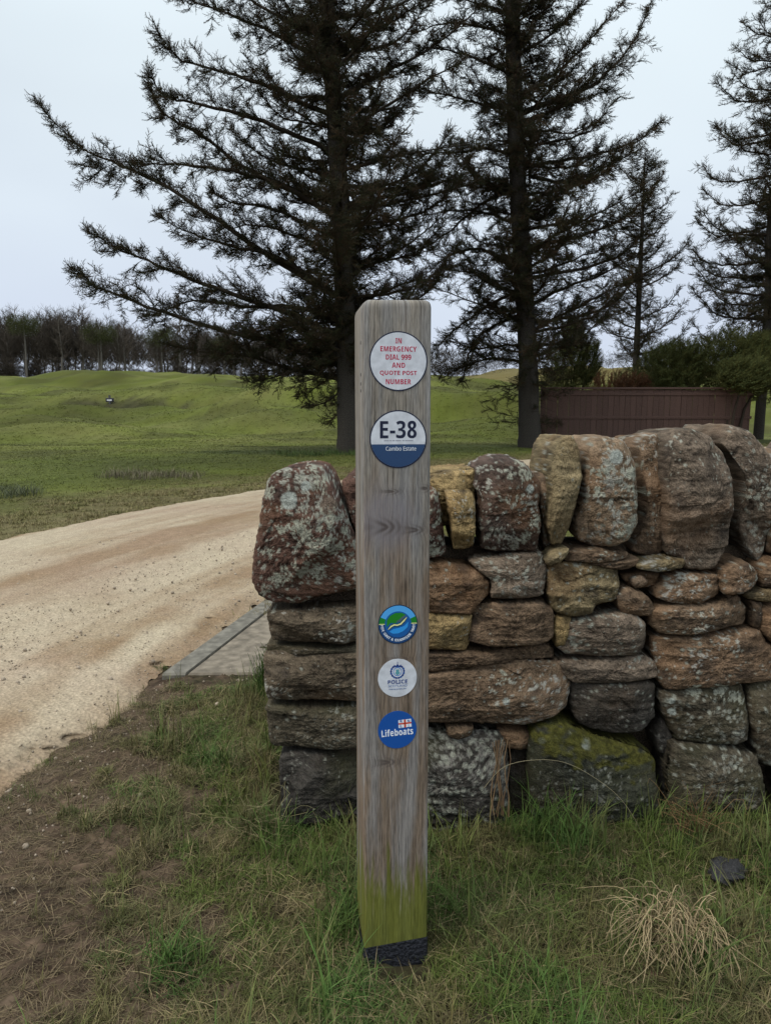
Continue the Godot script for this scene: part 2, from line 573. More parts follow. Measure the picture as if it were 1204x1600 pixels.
	for r in rings + sides + 1:
		for k in n:
			var a := r * n + k
			var b := (r + 1) * n + k
			var d := r * n + (k + 1) % n
			var e := (r + 1) * n + (k + 1) % n
			idx.append_array([a, e, b, a, d, e])
	return indexed(v, c, idx)

func disc_mesh(r: float, thick: float, sides: int, wob: float, seed_at: float) -> ArrayMesh:
	var st := tool()
	for k in sides:
		var p := []
		for a in [k, k + 1]:
			var an: float = TAU * (a % sides) / sides
			var rr := r * (1.0 + wob * noise_a.get_noise_2d(cos(an) * 26.0 + seed_at, sin(an) * 26.0))
			p.append(Vector3(cos(an) * rr, sin(an) * rr, 0))
		var up := Vector3(0, 0, thick)
		for q in [up, p[1] * 0.97 + up, p[0] * 0.97 + up, p[0] * 0.97 + up, p[1] * 0.97 + up, p[1], p[0] * 0.97 + up, p[1], p[0]]:
			st.add_vertex(q)
	return done(st)

func build_wall() -> void:
	var m := mat(1, 1, 1, 0.92, true, 0.25)
	grainy(m, 6.0, 0.58, 1.0, 0.30, 51, 0.05)
	var w := thing("dry_stone_wall", "dry stone wall of brown sandstone with upright cope stones behind the post", "wall", Vector3.ZERO)
	var data := stone_data()
	for k in data.size():
		var d: Array = data[k]
		var off_frame: bool = d[6][0] > 1.16
		var o := part("cope_stone" if d[0] == "cope" else "stone", wall_stone(d[6], d[1], d[2], d[3], d[4], d[5], k + 1.0, 0.010 if off_frame else 0.0042), m, w)
		if d[1] == "red" and k < data.size() and d[6][0] < -0.3:
			o.set_meta("label", "big reddish cope stone crusted with pale round lichen")
		elif d[1] == "yellow":
			o.set_meta("label", "yellow sandstone block among browner stones")
		elif d[1] == "moss":
			o.set_meta("label", "dark bulging stone with bright moss along its top")
		elif d[1] == "tan":
			o.set_meta("label", "rounded cope stone edged with white lichen")
	# packed small stones and earth in the middle of the wall
	var core := tool()
	bevel_box(core, Vector3(-0.30, -0.1, -2.62), Vector3(1.78, 0.86, -2.40), 0.03)
	var cm := mat(0.19, 0.14, 0.095, 0.95)
	grainy(cm, 5.0, 0.4, 1.0, 1.0, 61, 0.06)
	part("hearting", done(core), cm, w)
	# the back face, seen only from beside
	var bm := []
	for c in ["brown", "grey", "gbrown"]:
		var k: Color = STONE_COLORS[c]
		var one := mat(k.r, k.g, k.b, 0.92, false, 0.25)
		grainy(one, 3.0, 0.5, 1.0, 0.5, 52, 0.05)
		bm.append(one)
	for row in 5:
		var x := -0.33
		while x < 1.75:
			var wd := rng.randf_range(0.22, 0.42)
			var y0 := row * 0.17
			var o := part("stone", back_stone, bm[rng.randi() % 3], w, Vector3(x + wd * 0.5, y0 + 0.085, -2.72))
			o.scale = Vector3(wd * 0.5, 0.085, 0.12)
			x += wd

var back_stone: ArrayMesh

# ------------------------------------------------------------------ marker post
func wood_image() -> Image:
	var w := 640
	var h := 2048
	var im := Image.create(w, h, false, Image.FORMAT_RGB8)
	var n1 := FastNoiseLite.new()
	n1.frequency = 0.01
	n1.seed = 77
	var n2 := FastNoiseLite.new()
	n2.frequency = 0.05
	n2.seed = 78
	# knots: u 0..1 across the front, height in metres, size
	var knots := [[0.32, 1.072, 0.017, 0.042], [0.78, 1.064, 0.010, 0.03], [0.42, 1.152, 0.006, 0.022], [0.93, 1.158, 0.008, 0.014], [0.35, 0.52, 0.010, 0.03], [0.55, 0.765, 0.007, 0.03]]
	for y in h:
		var hm := 1.56 * (1.0 - float(y) / h)
		for x in w:
			var pm := 0.60 * x / w
			var wx := float(x)
			var fx := pm / 0.15
			var mark := 0.0
			var curl := 0.0
			for kn in knots:
				var dx: float = (fx - kn[0]) * 0.15
				var dy: float = hm - kn[1]
				if absf(dy) < 0.09 and absf(dx) < 0.09:
					var e: float = (dx / kn[3]) ** 2 + (dy / kn[2]) ** 2
					mark += exp(-e * 1.1) * (0.62 + 0.38 * sin(sqrt(e) * 7.0 + dx * 260.0))
					curl += exp(-e * 0.5) * clampf(dx / 0.01, -1.0, 1.0) * 7.0
			var grain := n1.get_noise_2d((wx + curl) * 17.0, hm * 420.0)
			var fine := n2.get_noise_2d((wx + curl) * 8.0, hm * 420.0)
			var slow := n1.get_noise_2d(wx * 1.2 + 400.0, hm * 260.0)
			var blot := n2.get_noise_2d(wx * 0.35, hm * 34.0)
			var crack := smoothstep(0.42, 0.56, n1.get_noise_2d(wx * 16.0 + 900.0, hm * 150.0))
			var toward_top := smoothstep(0.75, 1.2, hm + 0.35 * slow)  # rises with height: greyer and lighter towards the top
			var c := Color(0.180, 0.134, 0.098).lerp(Color(0.232, 0.205, 0.172), clampf(toward_top + 0.25 * slow, 0.0, 1.0))
			c = c.lerp(Color(0.178, 0.172, 0.168), clampf(0.40 + 1.6 * blot + 0.8 * slow, 0.0, 0.9) * 0.8)
			c *= clampf(1.0 + 0.62 * grain + 0.58 * fine + 0.40 * blot, 0.3, 1.9)
			c = c.lerp(Color(0.20, 0.185, 0.205), clampf(bump(fx, hm, 0.35, 1.09, 0.4, 0.06), 0.0, 0.6))
			c = c.lerp(Color(0.07, 0.055, 0.05), clampf(mark * 1.0, 0.0, 0.85))
			c = c.lerp(Color(0.09, 0.07, 0.055), crack * 0.65)
			# green algae grown up from the ground, streaky along the grain
			var alg := smoothstep(0.30, 0.17, hm + 0.12 * n1.get_noise_2d(wx * 5.0, hm * 260.0) + 0.10 * blot + 0.06 * fine)
			c = c.lerp(Color(0.112, 0.120, 0.020) * (1.0 + 0.45 * grain + 0.4 * fine), alg * 0.93)
			im.set_pixel(x, y, lin(c))
	return im

func post_ring(half: float, r: float) -> Array:
	# starts at the front's left edge and runs round: front, right, back, left
	var outp := []
	for corner in [[-1, 1, PI], [1, 1, PI / 2], [1, -1, 0.0], [-1, -1, -PI / 2]]:
		pass
	var c := half - r
	var order := [[-c, c, 135.0, 90.0], [c, c, 90.0, 0.0], [c, -c, 0.0, -90.0], [-c, -c, -90.0, -180.0], [-c, c, 180.0, 135.0]]
	for o in order:
		for s in 6:
			var an := deg_to_rad(lerpf(o[2], o[3], s / 5.0))
			outp.append(Vector2(o[0] + cos(an) * r, o[1] + sin(an) * r))
	return outp

func build_post() -> void:
	var lean := atan(0.06 / 1.55)
	var root := thing("marker_post", "square weathered timber post with five round stickers in front of the wall", "post", Vector3(0.014, -0.02, -1.713))
	root.basis = Basis(Vector3.RIGHT, -lean) * Basis(Vector3.UP, deg_to_rad(8.5))
	var im := wood_image()
	var wm := mat(1, 1, 1, 0.85, false, 0.25)
	wm.albedo_texture = ImageTexture.create_from_image(im)
	var bim := im.duplicate() as Image
	bim.convert(Image.FORMAT_L8)
	wm.heightmap_enabled = true
	wm.heightmap_texture = ImageTexture.create_from_image(bim)
	wm.heightmap_scale = 0.25
	var half := 0.0765
	var ring := post_ring(half, 0.007)
	var per := 0.0
	var us := [0.0]
	for k in ring.size() - 1:
		per += ring[k].distance_to(ring[k + 1])
		us.append(per)
	var st := tool()
	var heights := [[-0.15, 1.0], [0.05, 1.0], [0.4, 1.0], [0.8, 1.0], [1.2, 1.0], [1.557, 1.0], [1.564, 0.985], [1.569, 0.955], [1.571, 0.90], [1.571, 0.0]]
	var grid := []
	for h in heights:
		var row := []
		for k in ring.size():
			var wobble: float = 0.0012 * noise_a.get_noise_2d(h[0] * 80.0, ring[k].x * 300.0)
			var p: Vector2 = ring[k] * (h[1] + wobble)
			# the front's left upper corner is worn round
			var yy: float = h[0]
			if h[0] > 1.5 and h[1] > 0.5:
				yy -= 0.008 * smoothstep(-0.055, -0.0765, p.x)
				yy -= 0.002 * smoothstep(0.062, 0.0765, p.x)
			row.append([Vector3(p.x, yy, p.y), Vector2(us[k] / 0.60, 1.0 - clampf(h[0] / 1.56, 0.0, 0.999))])
		grid.append(row)
	for a in heights.size() - 1:
		st.set_smooth_group(0)
		for k in ring.size() - 1:
			for q in [grid[a][k], grid[a + 1][k], grid[a + 1][k + 1], grid[a][k], grid[a + 1][k + 1], grid[a][k + 1]]:
				st.set_uv(q[1])
				st.add_vertex(q[0])
	part("timber", done(st), wm, root)
	# dark wrap where the post goes into the ground
	var wr := tool()
	var wring := post_ring(half + 0.0012, 0.006)
	for k in wring.size() - 1:
		var t0: float = 0.075 + 0.09 * (wring[k].x + half) - 0.002
		var t1: float = 0.075 + 0.09 * (wring[k + 1].x + half) - 0.002
		var a := Vector3(wring[k].x, -0.1, wring[k].y)
		var b := Vector3(wring[k + 1].x, -0.1, wring[k + 1].y)
		var a2 := Vector3(a.x, 0.062 + (t0 - 0.075), a.z)
		var b2 := Vector3(b.x, 0.062 + (t1 - 0.075), b.z)
		for q in [a, a2, b2, a, b2, b]:
			wr.add_vertex(q)
	var bm := mat(0.045, 0.047, 0.060, 0.6)
	grainy(bm, 6.0, 0.4, 1.0, 0.4, 14, 0.03)
	part("base_wrap", done(wr), bm, root).set_meta("label", "dark torn wrap round the foot of the post")
	# small dark nail holes on the post's narrow side
	for y in [1.51, 1.44, 1.42, 1.405]:
		var hole := part("nail_hole", disc_mesh(0.004, 0.0006, 10, 0.8, y * 50.0), mat(0.03, 0.025, 0.02), root, Vector3(-half, y - 0.03, half - 0.028))
		hole.rotation.y = -PI / 2
	stickers(root, half)

func flat_disc(r: float, z: float, thick: float, sides := 64) -> ArrayMesh:
	var st := tool()
	st.set_smooth_group(-1)
	for k in sides:
		var a := Vector3(cos(TAU * k / sides) * r, sin(TAU * k / sides) * r, z)
		var b := Vector3(cos(TAU * (k + 1) / sides) * r, sin(TAU * (k + 1) / sides) * r, z)
		var t := Vector3(0, 0, thick)
		for q in [Vector3(0, 0, z + thick), b + t, a + t, a + t, b + t, b, a + t, b, a]:
			st.add_vertex(q)
	return done(st)

func flat_shape(pts: PackedVector2Array, z: float) -> ArrayMesh:
	var st := tool()
	var tri := Geometry2D.triangulate_polygon(pts)
	for k in range(0, tri.size(), 3):
		var a := pts[tri[k]]
		var b := pts[tri[k + 1]]
		var c := pts[tri[k + 2]]
		if (b - a).cross(c - a) > 0.0:
			var s := b
			b = c
			c = s
		for q in [a, b, c]:
			st.set_normal(Vector3(0, 0, 1))
			st.add_vertex(Vector3(q.x, q.y, z))
	return st.commit()

func arc(r0: float, r1: float, a0: float, a1: float) -> PackedVector2Array:
	var p := PackedVector2Array()
	for k in 25:
		var an := deg_to_rad(lerpf(a0, a1, k / 24.0))
		p.append(Vector2(cos(an), sin(an)) * r1)
	for k in 25:
		var an := deg_to_rad(lerpf(a1, a0, k / 24.0))
		p.append(Vector2(cos(an), sin(an)) * r0)
	return p

func ribbon(line: Array, width: float) -> PackedVector2Array:
	var up := PackedVector2Array()
	var low := PackedVector2Array()
	for k in line.size():
		var d: Vector2 = (line[mini(k + 1, line.size() - 1)] - line[maxi(k - 1, 0)]).normalized().orthogonal()
		var w := width * (1.0 if k > 0 and k < line.size() - 1 else 0.35)
		up.append(line[k] + d * w)
		low.append(line[k] - d * w)
	low.reverse()
	up.append_array(low)
	return up

func letters(text: String, bold: int) -> TextMesh:
	var f := SystemFont.new()
	f.font_names = PackedStringArray(["Droid Sans"])
	f.font_weight = bold
	var t := TextMesh.new()
	t.font = f
	t.text = text
	t.font_size = 64
	t.pixel_size = 0.001
	t.depth = 0.004
	t.curve_step = 2.0
	return t

# a line of print: centred at (x, y), that wide and that high
func print_line(text: String, wide: float, high: float, x: float, y: float, z: float, m: Material, parent: Node3D, bold := 400, turn := 0.0) -> void:
	var t := letters(text, bold)
	var box := t.get_aabb()
	var o := part("lettering", t, m, parent)
	var sx := wide / box.size.x
	var sy := high / box.size.y
	var c := box.get_center()
	var b := Basis(Vector3(0, 0, 1), turn) * Basis.from_scale(Vector3(sx, sy, 0.08))
	o.transform = Transform3D(b, Vector3(x, y, z) - b * Vector3(c.x, c.y, 0))

func stickers(root: Node3D, half: float) -> void:
	var white := mat(0.70, 0.72, 0.77, 0.35, false, 0.5)
	grainy(white, 5.0, 0.84, 1.0, 0.0, 5, 0.015)
	var navy := mat(0.012, 0.045, 0.125, 0.35, false, 0.5)
	var ink := mat(0.012, 0.016, 0.040, 0.4)
	var red := mat(0.42, 0.018, 0.055, 0.4)
	var blue := mat(0.008, 0.075, 0.32, 0.35, false, 0.5)
	var pale := mat(0.75, 0.78, 0.82, 0.4)
	var grey := mat(0.30, 0.31, 0.36, 0.4)
	var police := mat(0.02, 0.05, 0.20, 0.4)
	var z0 := half + 0.0002
	# 1: what to do in an emergency
	var a := part("sticker", flat_disc(0.0645, 0, 0.0008), ink, root, Vector3(0.003, 1.438, z0))
	a.set_meta("label", "white round sticker with red emergency wording")
	part("face", flat_disc(0.0618, 0.0008, 0.0003), white, a)
	var lines := [["IN", 0.0135, 0.0450], ["EMERGENCY", 0.0800, 0.0275], ["DIAL 999", 0.0560, 0.0100], ["AND", 0.0290, -0.0075], ["QUOTE POST", 0.0820, -0.0250], ["NUMBER", 0.0560, -0.0430]]
	for l in lines:
		print_line(l[0], l[1], 0.0112, 0, l[2] - 0.001, 0.0012, red, a, 700)
	# 2: the number of the post
	var b := part("sticker", flat_disc(0.0640, 0, 0.0008), ink, root, Vector3(0.003, 1.268, z0))
	b.set_meta("label", "white and navy round sticker with the post number")
	part("face", flat_disc(0.0612, 0.0008, 0.0003), white, b)
	var cut := deg_to_rad(-10.5)
	var seg := PackedVector2Array()
	for k in 41:
		var an := lerpf(PI - cut, TAU + cut, k / 40.0)
		seg.append(Vector2(cos(an), sin(an)) * 0.0611)
	part("navy_band", flat_shape(seg, 0.00125), navy, b)
	print_line("E-38", 0.082, 0.0385, 0.0, 0.0215, 0.0013, ink, b, 800)
	# a line of small print too fine to read
	for bar in [[-0.0320, 0.0110], [-0.0195, 0.0040], [-0.0140, 0.0060], [-0.0060, 0.0120], [0.0085, 0.0050], [0.0150, 0.0180]]:
		part("small_print", flat_shape(PackedVector2Array([Vector2(bar[0], -0.0042), Vector2(bar[0] + bar[1], -0.0042), Vector2(bar[0] + bar[1], -0.0020), Vector2(bar[0], -0.0020)]), 0.00125), grey, b)
	print_line("Cambo Estate", 0.068, 0.0095, 0.006, -0.0205, 0.0015, pale, b)
	# 3: coast and countryside emblem
	var c := part("sticker", flat_disc(0.0455, 0, 0.0008), mat(0.005, 0.02, 0.06, 0.4), root, Vector3(0.003, 0.848, z0))
	c.set_meta("label", "round blue and green sticker with a winding path emblem")
	part("face", flat_disc(0.0438, 0.0008, 0.0003), mat(0.010, 0.055, 0.17, 0.35, false, 0.5), c)
	part("sky_band", flat_shape(arc(0.026, 0.0437, 18.0, 162.0), 0.00125), mat(0.08, 0.36, 0.75, 0.35), c)
	part("green_band", flat_shape(arc(0.029, 0.0437, 3.0, 24.0), 0.0013), mat(0.015, 0.19, 0.025, 0.35), c)
	part("green_band", flat_shape(arc(0.029, 0.0437, 156.0, 177.0), 0.0013), mat(0.015, 0.19, 0.025, 0.35), c)
	for s in [-1.0, 1.0]:
		part("yellow_line", flat_shape(PackedVector2Array([Vector2(s * 0.030, 0.0005), Vector2(s * 0.0436, 0.0005), Vector2(s * 0.0436, 0.0025), Vector2(s * 0.030, 0.0025)]), 0.0014), mat(0.70, 0.72, 0.30, 0.4), c)
	part("round_field", flat_disc(0.0305, 0.0013, 0.0003), mat(0.012, 0.10, 0.33, 0.35), c)
	var hill := PackedVector2Array([Vector2(-0.026, -0.005), Vector2(-0.017, 0.004), Vector2(-0.005, 0.0035), Vector2(0.004, 0.006), Vector2(0.013, 0.014), Vector2(0.018, 0.022), Vector2(0.008, 0.027), Vector2(-0.006, 0.027), Vector2(-0.018, 0.021), Vector2(-0.026, 0.010)])
	part("hill", flat_shape(hill, 0.0018), mat(0.018, 0.20, 0.02, 0.35), c)
	var stone_band := ribbon([Vector2(-0.004, 0.006), Vector2(0.004, 0.009), Vector2(0.011, 0.015), Vector2(0.017, 0.021)], 0.003)
	part("dark_slope", flat_shape(stone_band, 0.0019), mat(0.07, 0.11, 0.14, 0.35), c)
	var way := [Vector2(-0.023, -0.011), Vector2(-0.016, -0.004), Vector2(-0.009, -0.0005), Vector2(-0.002, -0.0015), Vector2(0.006, 0.001), Vector2(0.013, 0.008), Vector2(0.020, 0.016)]
	part("path_border", flat_shape(ribbon(way, 0.0034), 0.0020), mat(0.012, 0.07, 0.02, 0.35), c)  # wider dark green band printed under the path line
	part("winding_path", flat_shape(ribbon(way, 0.0017), 0.0022), mat(0.75, 0.72, 0.36, 0.4), c)
	var sea := PackedVector2Array([Vector2(-0.020, -0.016), Vector2(-0.010, -0.010), Vector2(0.002, -0.008), Vector2(0.014, -0.004), Vector2(0.024, 0.006), Vector2(0.022, -0.007), Vector2(0.012, -0.016), Vector2(0.0, -0.021), Vector2(-0.012, -0.021)])
	part("water", flat_shape(sea, 0.0018), mat(0.03, 0.28, 0.70, 0.35), c)
	var ringtext := "FIFE COAST & COUNTRYSIDE TRUST"
	var rst := tool()
	for k in ringtext.length():
		if ringtext[k] == " ":
			continue
		var t := letters(ringtext[k], 700)
		var box := t.get_aabb()
		var an := deg_to_rad(lerpf(184.0, 356.0, k / float(ringtext.length() - 1)))
		var s := 0.0056 / 0.047
		var tf := Transform3D(Basis(Vector3(0, 0, 1), an + PI / 2) * Basis.from_scale(Vector3(s, s, 0.05)), Vector3(cos(an) * 0.0368, sin(an) * 0.0368, 0.0013))
		tf.origin -= tf.basis * Vector3(box.get_center().x, box.get_center().y, 0)
		for sf in t.get_surface_count():
			rst.append_from(t, sf, tf)
	part("lettering", rst.commit(), pale, c)
	# 4: police crest
	var d := part("sticker", flat_disc(0.0452, 0, 0.0009), white, root, Vector3(0.002, 0.722, z0))
	d.set_meta("label", "white round sticker with a blue police crest")
	for s in [-1.0, 1.0]:
		for k in 7:
			var an := deg_to_rad(-80.0 + k * 21.0)
			var at := Vector2(cos(an) * s, sin(an)) * 0.0150 + Vector2(0, 0.0150)
			var dir := Vector2(-sin(an) * s, cos(an))
			var side := dir.orthogonal()
			part("laurel_leaf", flat_shape(PackedVector2Array([at - dir * 0.0042, at + side * 0.0026, at + dir * 0.0050, at - side * 0.0026]), 0.0012), police if k % 2 == 0 else blue, d)
	part("ring", flat_shape(arc(0.0088, 0.0104, 0.0, 359.0), 0.0011), mat(0.10, 0.25, 0.55, 0.4), d, Vector3(0, 0.0150, 0))
	part("thistle", flat_shape(PackedVector2Array([Vector2(-0.004, 0.020), Vector2(0.004, 0.020), Vector2(0.003, 0.015), Vector2(0.006, 0.012), Vector2(0.0, 0.006), Vector2(-0.006, 0.012), Vector2(-0.003, 0.015)]), 0.0013), mat(0.10, 0.30, 0.34, 0.4), d)
	part("crown", flat_shape(PackedVector2Array([Vector2(-0.0075, 0.0255), Vector2(0.0075, 0.0255), Vector2(0.0088, 0.0315), Vector2(0.0035, 0.0290), Vector2(0.0006, 0.0325), Vector2(0.0006, 0.0385), Vector2(-0.0006, 0.0385), Vector2(-0.0006, 0.0325), Vector2(-0.0035, 0.0290), Vector2(-0.0088, 0.0315)]), 0.0013), police, d)
	print_line("POLICE", 0.0455, 0.0092, 0.0005, -0.0090, 0.0012, police, d, 700)
	print_line("SCOTLAND", 0.0440, 0.0048, 0.0005, -0.0185, 0.0012, mat(0.14, 0.20, 0.38, 0.4), d)
	print_line("Keeping people safe", 0.0400, 0.0040, 0.0005, -0.0262, 0.0012, mat(0.14, 0.20, 0.38, 0.4), d)
	# 5: lifeboats
	var e := part("sticker", flat_disc(0.0450, 0, 0.0009), blue, root, Vector3(0.002, 0.598, z0))
	e.set_meta("label", "blue round sticker with white lifeboat lettering and a small flag")
	print_line("Lifeboats", 0.0740, 0.0170, 0.0, -0.0060, 0.0011, pale, e, 700, 0.045)
	var fl := Transform3D(Basis(Vector3(0, 0, 1), 0.05), Vector3(0.0180, 0.0145, 0))
	var flag := part("flag", flat_shape(PackedVector2Array([Vector2(-0.0155, -0.0100), Vector2(0.0150, -0.0095), Vector2(0.0145, 0.0095), Vector2(-0.0155, 0.0090)]), 0.0012), pale, e)
	flag.transform = fl
	for s in [[-0.0155, -0.0020, 0.0148, 0.0020], [-0.0025, -0.0098, 0.0020, 0.0092]]:
		part("red_bar", flat_shape(PackedVector2Array([Vector2(s[0], s[1]), Vector2(s[2], s[1]), Vector2(s[2], s[3]), Vector2(s[0], s[3])]), 0.00135), mat(0.55, 0.07, 0.04, 0.4), e).transform = fl
	for s in [["R", -0.0092, 0.0056], ["N", 0.0085, 0.0056], ["L", -0.0092, -0.0060], ["I", 0.0085, -0.0060]]:
		print_line(s[0], 0.0052 if s[0] != "I" else 0.0014, 0.0056, 0.0180 + s[1], 0.0145 + s[2], 0.0014, blue, e, 700)

# ------------------------------------------------------------------ grass and small plants
func tuft_mesh(blades: int, tall: float, wide: float, spread: float, droop: float, seed_at: int) -> ArrayMesh:
	var r := RandomNumberGenerator.new()
	r.seed = seed_at
	var s := Soup.new()
	for k in blades:
		var a := r.randf() * TAU
		var root := Vector3(cos(a), 0, sin(a)) * spread * sqrt(r.randf())
		var face := r.randf() * TAU
		var dir := Vector3(cos(face), 0, sin(face))
		var side := Vector3(-dir.z, 0, dir.x)
		var h := tall * r.randf_range(0.45, 1.15)
		var lean := r.randf_range(0.15, 1.0) * droop
		var tone := r.randf_range(0.65, 1.25)
		var col := Color(tone, tone, tone) * Color(1.0, r.randf_range(0.92, 1.06), r.randf_range(0.8, 1.1))
		col.a = 1.0
		var w := wide * r.randf_range(0.6, 1.2)
		var prev := root
		var pw := w
		var segs := 4
		for g in range(1, segs + 1):
			var f := float(g) / segs
			var p := root + dir * h * lean * f * f + Vector3.UP * h * (f - 0.42 * lean * f * f)
			var cw := w * (1.0 - f * f)
			var n := (p - prev).cross(side).normalized()
			if n.y < 0.0:
				n = -n
			if g < segs:
				s.tri(prev - side * pw, prev + side * pw, p + side * cw, col, n)
				s.tri(prev - side * pw, p + side * cw, p - side * cw, col, n)
			else:
				s.tri(prev - side * pw, prev + side * pw, p, col, n)
			prev = p
			pw = cw
	return s.mesh()

func blade_mat() -> StandardMaterial3D:
	var m := mat(1, 1, 1, 0.75, true, 0.25)
	m.cull_mode = BaseMaterial3D.CULL_DISABLED
	m.backlight_enabled = true
	m.backlight = lin(Color(0.05, 0.055, 0.015))
	return m

func in_wall(x: float, z: float) -> bool:
	return x > -0.40 and z < -2.19 and z > -2.76

func build_grass() -> void:
	var m := blade_mat()
	var lush := tuft_mesh(24, 0.047, 0.0014, 0.036, 1.35, 5)
	var tall := tuft_mesh(11, 0.16, 0.0017, 0.028, 0.75, 6)
	var dry := tuft_mesh(9, 0.075, 0.0011, 0.050, 1.9, 7)
	var sets := [[], [], []]
	var tries := 0
	while tries < 80000:
		tries += 1
		var z := -1.15 - 2.7 * rng.randf()
		var x := rng.randf_range(-2.0, 2.2)
		if in_wall(x, z) or (z < -3.35 and x > -1.12):
			continue
		if z < -2.3 and x > -0.2:
			continue
		if absf(x - 0.022) < 0.085 and absf(z + 1.67) < 0.13:
			continue
		var t := turf(x, z)
		var clump := noise_a.get_noise_2d(x * 80.0 + 30.0, z * 80.0)
		var bare := 0.62 if x - edge_x(NEAR_EDGE, z) > -0.05 else 0.0
		if rng.randf() > maxf(t * clampf(0.85 + clump * 0.9, 0.1, 1.0), bare):
			continue
		var by_wall := smoothstep(-1.92, -2.17, z) * smoothstep(-0.62, -0.35, x)
		var scale := rng.randf_range(0.5, 1.0) * lerpf(0.42, 1.0, smoothstep(0.15, 0.8, t)) * (1.0 + 0.45 * clump)
		var b := Basis(Vector3.UP, rng.randf() * TAU).scaled(Vector3(scale * 1.1, scale, scale * 1.1))
		var at := Transform3D(b, Vector3(x, land(x, z) - 0.004, z))
		var green := Color(0.116, 0.146, 0.038).lerp(Color(0.078, 0.134, 0.036), clampf(0.5 + clump * 1.4, 0.0, 1.0))
		green = green.lerp(Color(0.160, 0.125, 0.066), clampf(0.18 + 0.6 * (1.0 - t) + 0.9 * noise_b.get_noise_2d(x * 60.0, z * 60.0), 0.0, 0.75))
		var pick := rng.randf()
		if t < 0.35 and pick > 0.88 and rng.randf() < 0.7:
			continue
		if pick < 0.03 + 0.11 * by_wall + 0.05 * smoothstep(0.1, 0.4, clump):
			sets[1].append([at, green * rng.randf_range(0.8, 1.25)])
		elif pick < lerpf(0.92, 0.38, t):
			if t < 0.5:
				at.basis = Basis(Vector3.UP, rng.randf() * TAU).scaled(Vector3(0.9, 0.26, 0.9) * rng.randf_range(0.6, 1.1))
			sets[2].append([at, (Color(0.185, 0.135, 0.085) if t < 0.4 else Color(0.265, 0.208, 0.115)) * rng.randf_range(0.22, 1.15)])
		else:
			sets[0].append([at, green * rng.randf_range(0.45, 1.15)])
	var names := [["grass", lush, "short green grass covering the verge round the post"], ["tall_grass", tall, "longer grass blades standing along the foot of the wall"], ["dry_grass", dry, "dead straw-coloured grass lying through the green verge"]]
	for k in 3:
		var mm := copies(names[k][0], names[k][1], sets[k].size(), true)
		mm.material_override = m
		tag(mm, names[k][2], "grass", "", "stuff")
		for j in sets[k].size():
			put(mm, j, sets[k][j][0], sets[k][j][1])
	# rough grass beyond the track, thinning to the mown fairway
	var far := tuft_mesh(12, 0.07, 0.0032, 0.07, 1.0, 9)
	var spots := []
	tries = 0
	while tries < 52000:
		tries += 1
		var d := 4.5 + 21.0 * pow(rng.randf(), 0.8)
		var x := rng.randf_range(-0.62, 0.62) * d
		var z := -d
		var out_far := edge_x(FAR_EDGE, z) - x
		var out_near := x - edge_x(NEAR_EDGE, z)
		if out_far < -0.06 and out_near < -0.06:
			continue
		var n := noise_a.get_noise_2d(x * 40.0, z * 40.0)
		var verge := smoothstep(4.2, 0.4, out_far) if out_far > -0.06 else 1.0
		if rng.randf() > 0.30 + 0.7 * verge + n * 0.6:
			continue
		var sc := rng.randf_range(0.35, 0.75) * lerpf(0.55, 1.15, verge) * (1.0 + 0.5 * n)
		var c := Color(0.105, 0.118, 0.030).lerp(Color(0.240, 0.195, 0.105), clampf(verge * (0.72 + 0.9 * noise_b.get_noise_2d(x * 40.0, z * 40.0)) + 0.08, 0.0, 0.9))
		spots.append([Transform3D(Basis(Vector3.UP, rng.randf() * TAU).scaled(Vector3(1.2, 1.0, 1.2) * sc), Vector3(x, land(x, z) - 0.005, z)), c * rng.randf_range(0.75, 1.2)])
	var mown := []
	for k in 56000:
		var d := 7.0 + 59.0 * pow(rng.randf(), 1.35)
		if rng.randf() > smoothstep(6.0, 19.0, d):
			continue
		var x := rng.randf_range(-0.58, 0.40) * d
		var z := -d
		if edge_x(FAR_EDGE, z) - x < 0.3 and d < 24.0:
			continue
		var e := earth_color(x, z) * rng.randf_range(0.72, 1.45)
		var sc := rng.randf_range(0.35, 0.9) * (0.6 + d * 0.016)
		mown.append([Transform3D(Basis(Vector3.UP, rng.randf() * TAU).scaled(Vector3(2.2, 0.8, 2.2) * sc), Vector3(x, land(x, z) - 0.006, z)), e])
	var tm := copies("fairway_grass", far, mown.size(), true)
	tm.material_override = m
	tag(tm, "short mown turf of the rolling golf course", "grass", "", "stuff")
	for j in mown.size():
		put(tm, j, mown[j][0], mown[j][1])
	var fm := copies("rough_grass", far, spots.size(), true)
	fm.material_override = m
	tag(fm, "rough olive grass on the far verge of the track", "grass", "", "stuff")
	for j in spots.size():
		put(fm, j, spots[j][0], spots[j][1])

func straw_clump(called: String, label: String, at: Vector3, blades: int, tall: float, droop: float, col: Color, seed_at: int, thick := 0.0016) -> void:
	var r := RandomNumberGenerator.new()
	r.seed = seed_at
	var s := Soup.new()
	for k in blades:
		var a := r.randf() * TAU if r.randf() < 0.4 else r.randf_range(0.9, 2.9)
		var dir := Vector3(cos(a), 0, sin(a))
		var root := Vector3(r.randf_range(-1, 1), 0, r.randf_range(-0.5, 0.5)) * 0.05
		var h := tall * r.randf_range(0.5, 1.2)
		var lean := r.randf_range(0.3, 1.0) * droop
		var pts := []
		for g in 7:
			var f := g / 6.0
			pts.append(root + dir.rotated(Vector3.UP, 0.6 * f * r.randf_range(-1, 1)) * h * lean * f + Vector3.UP * maxf(0.004, h * (f * 1.3 - 1.15 * lean * f * f)))
		s.tube(pts, thick * r.randf_range(0.7, 1.3), thick * 0.4, 3, col * r.randf_range(0.6, 1.25))
	single(called, s.mesh(), blade_mat(), label, "grass clump", at)

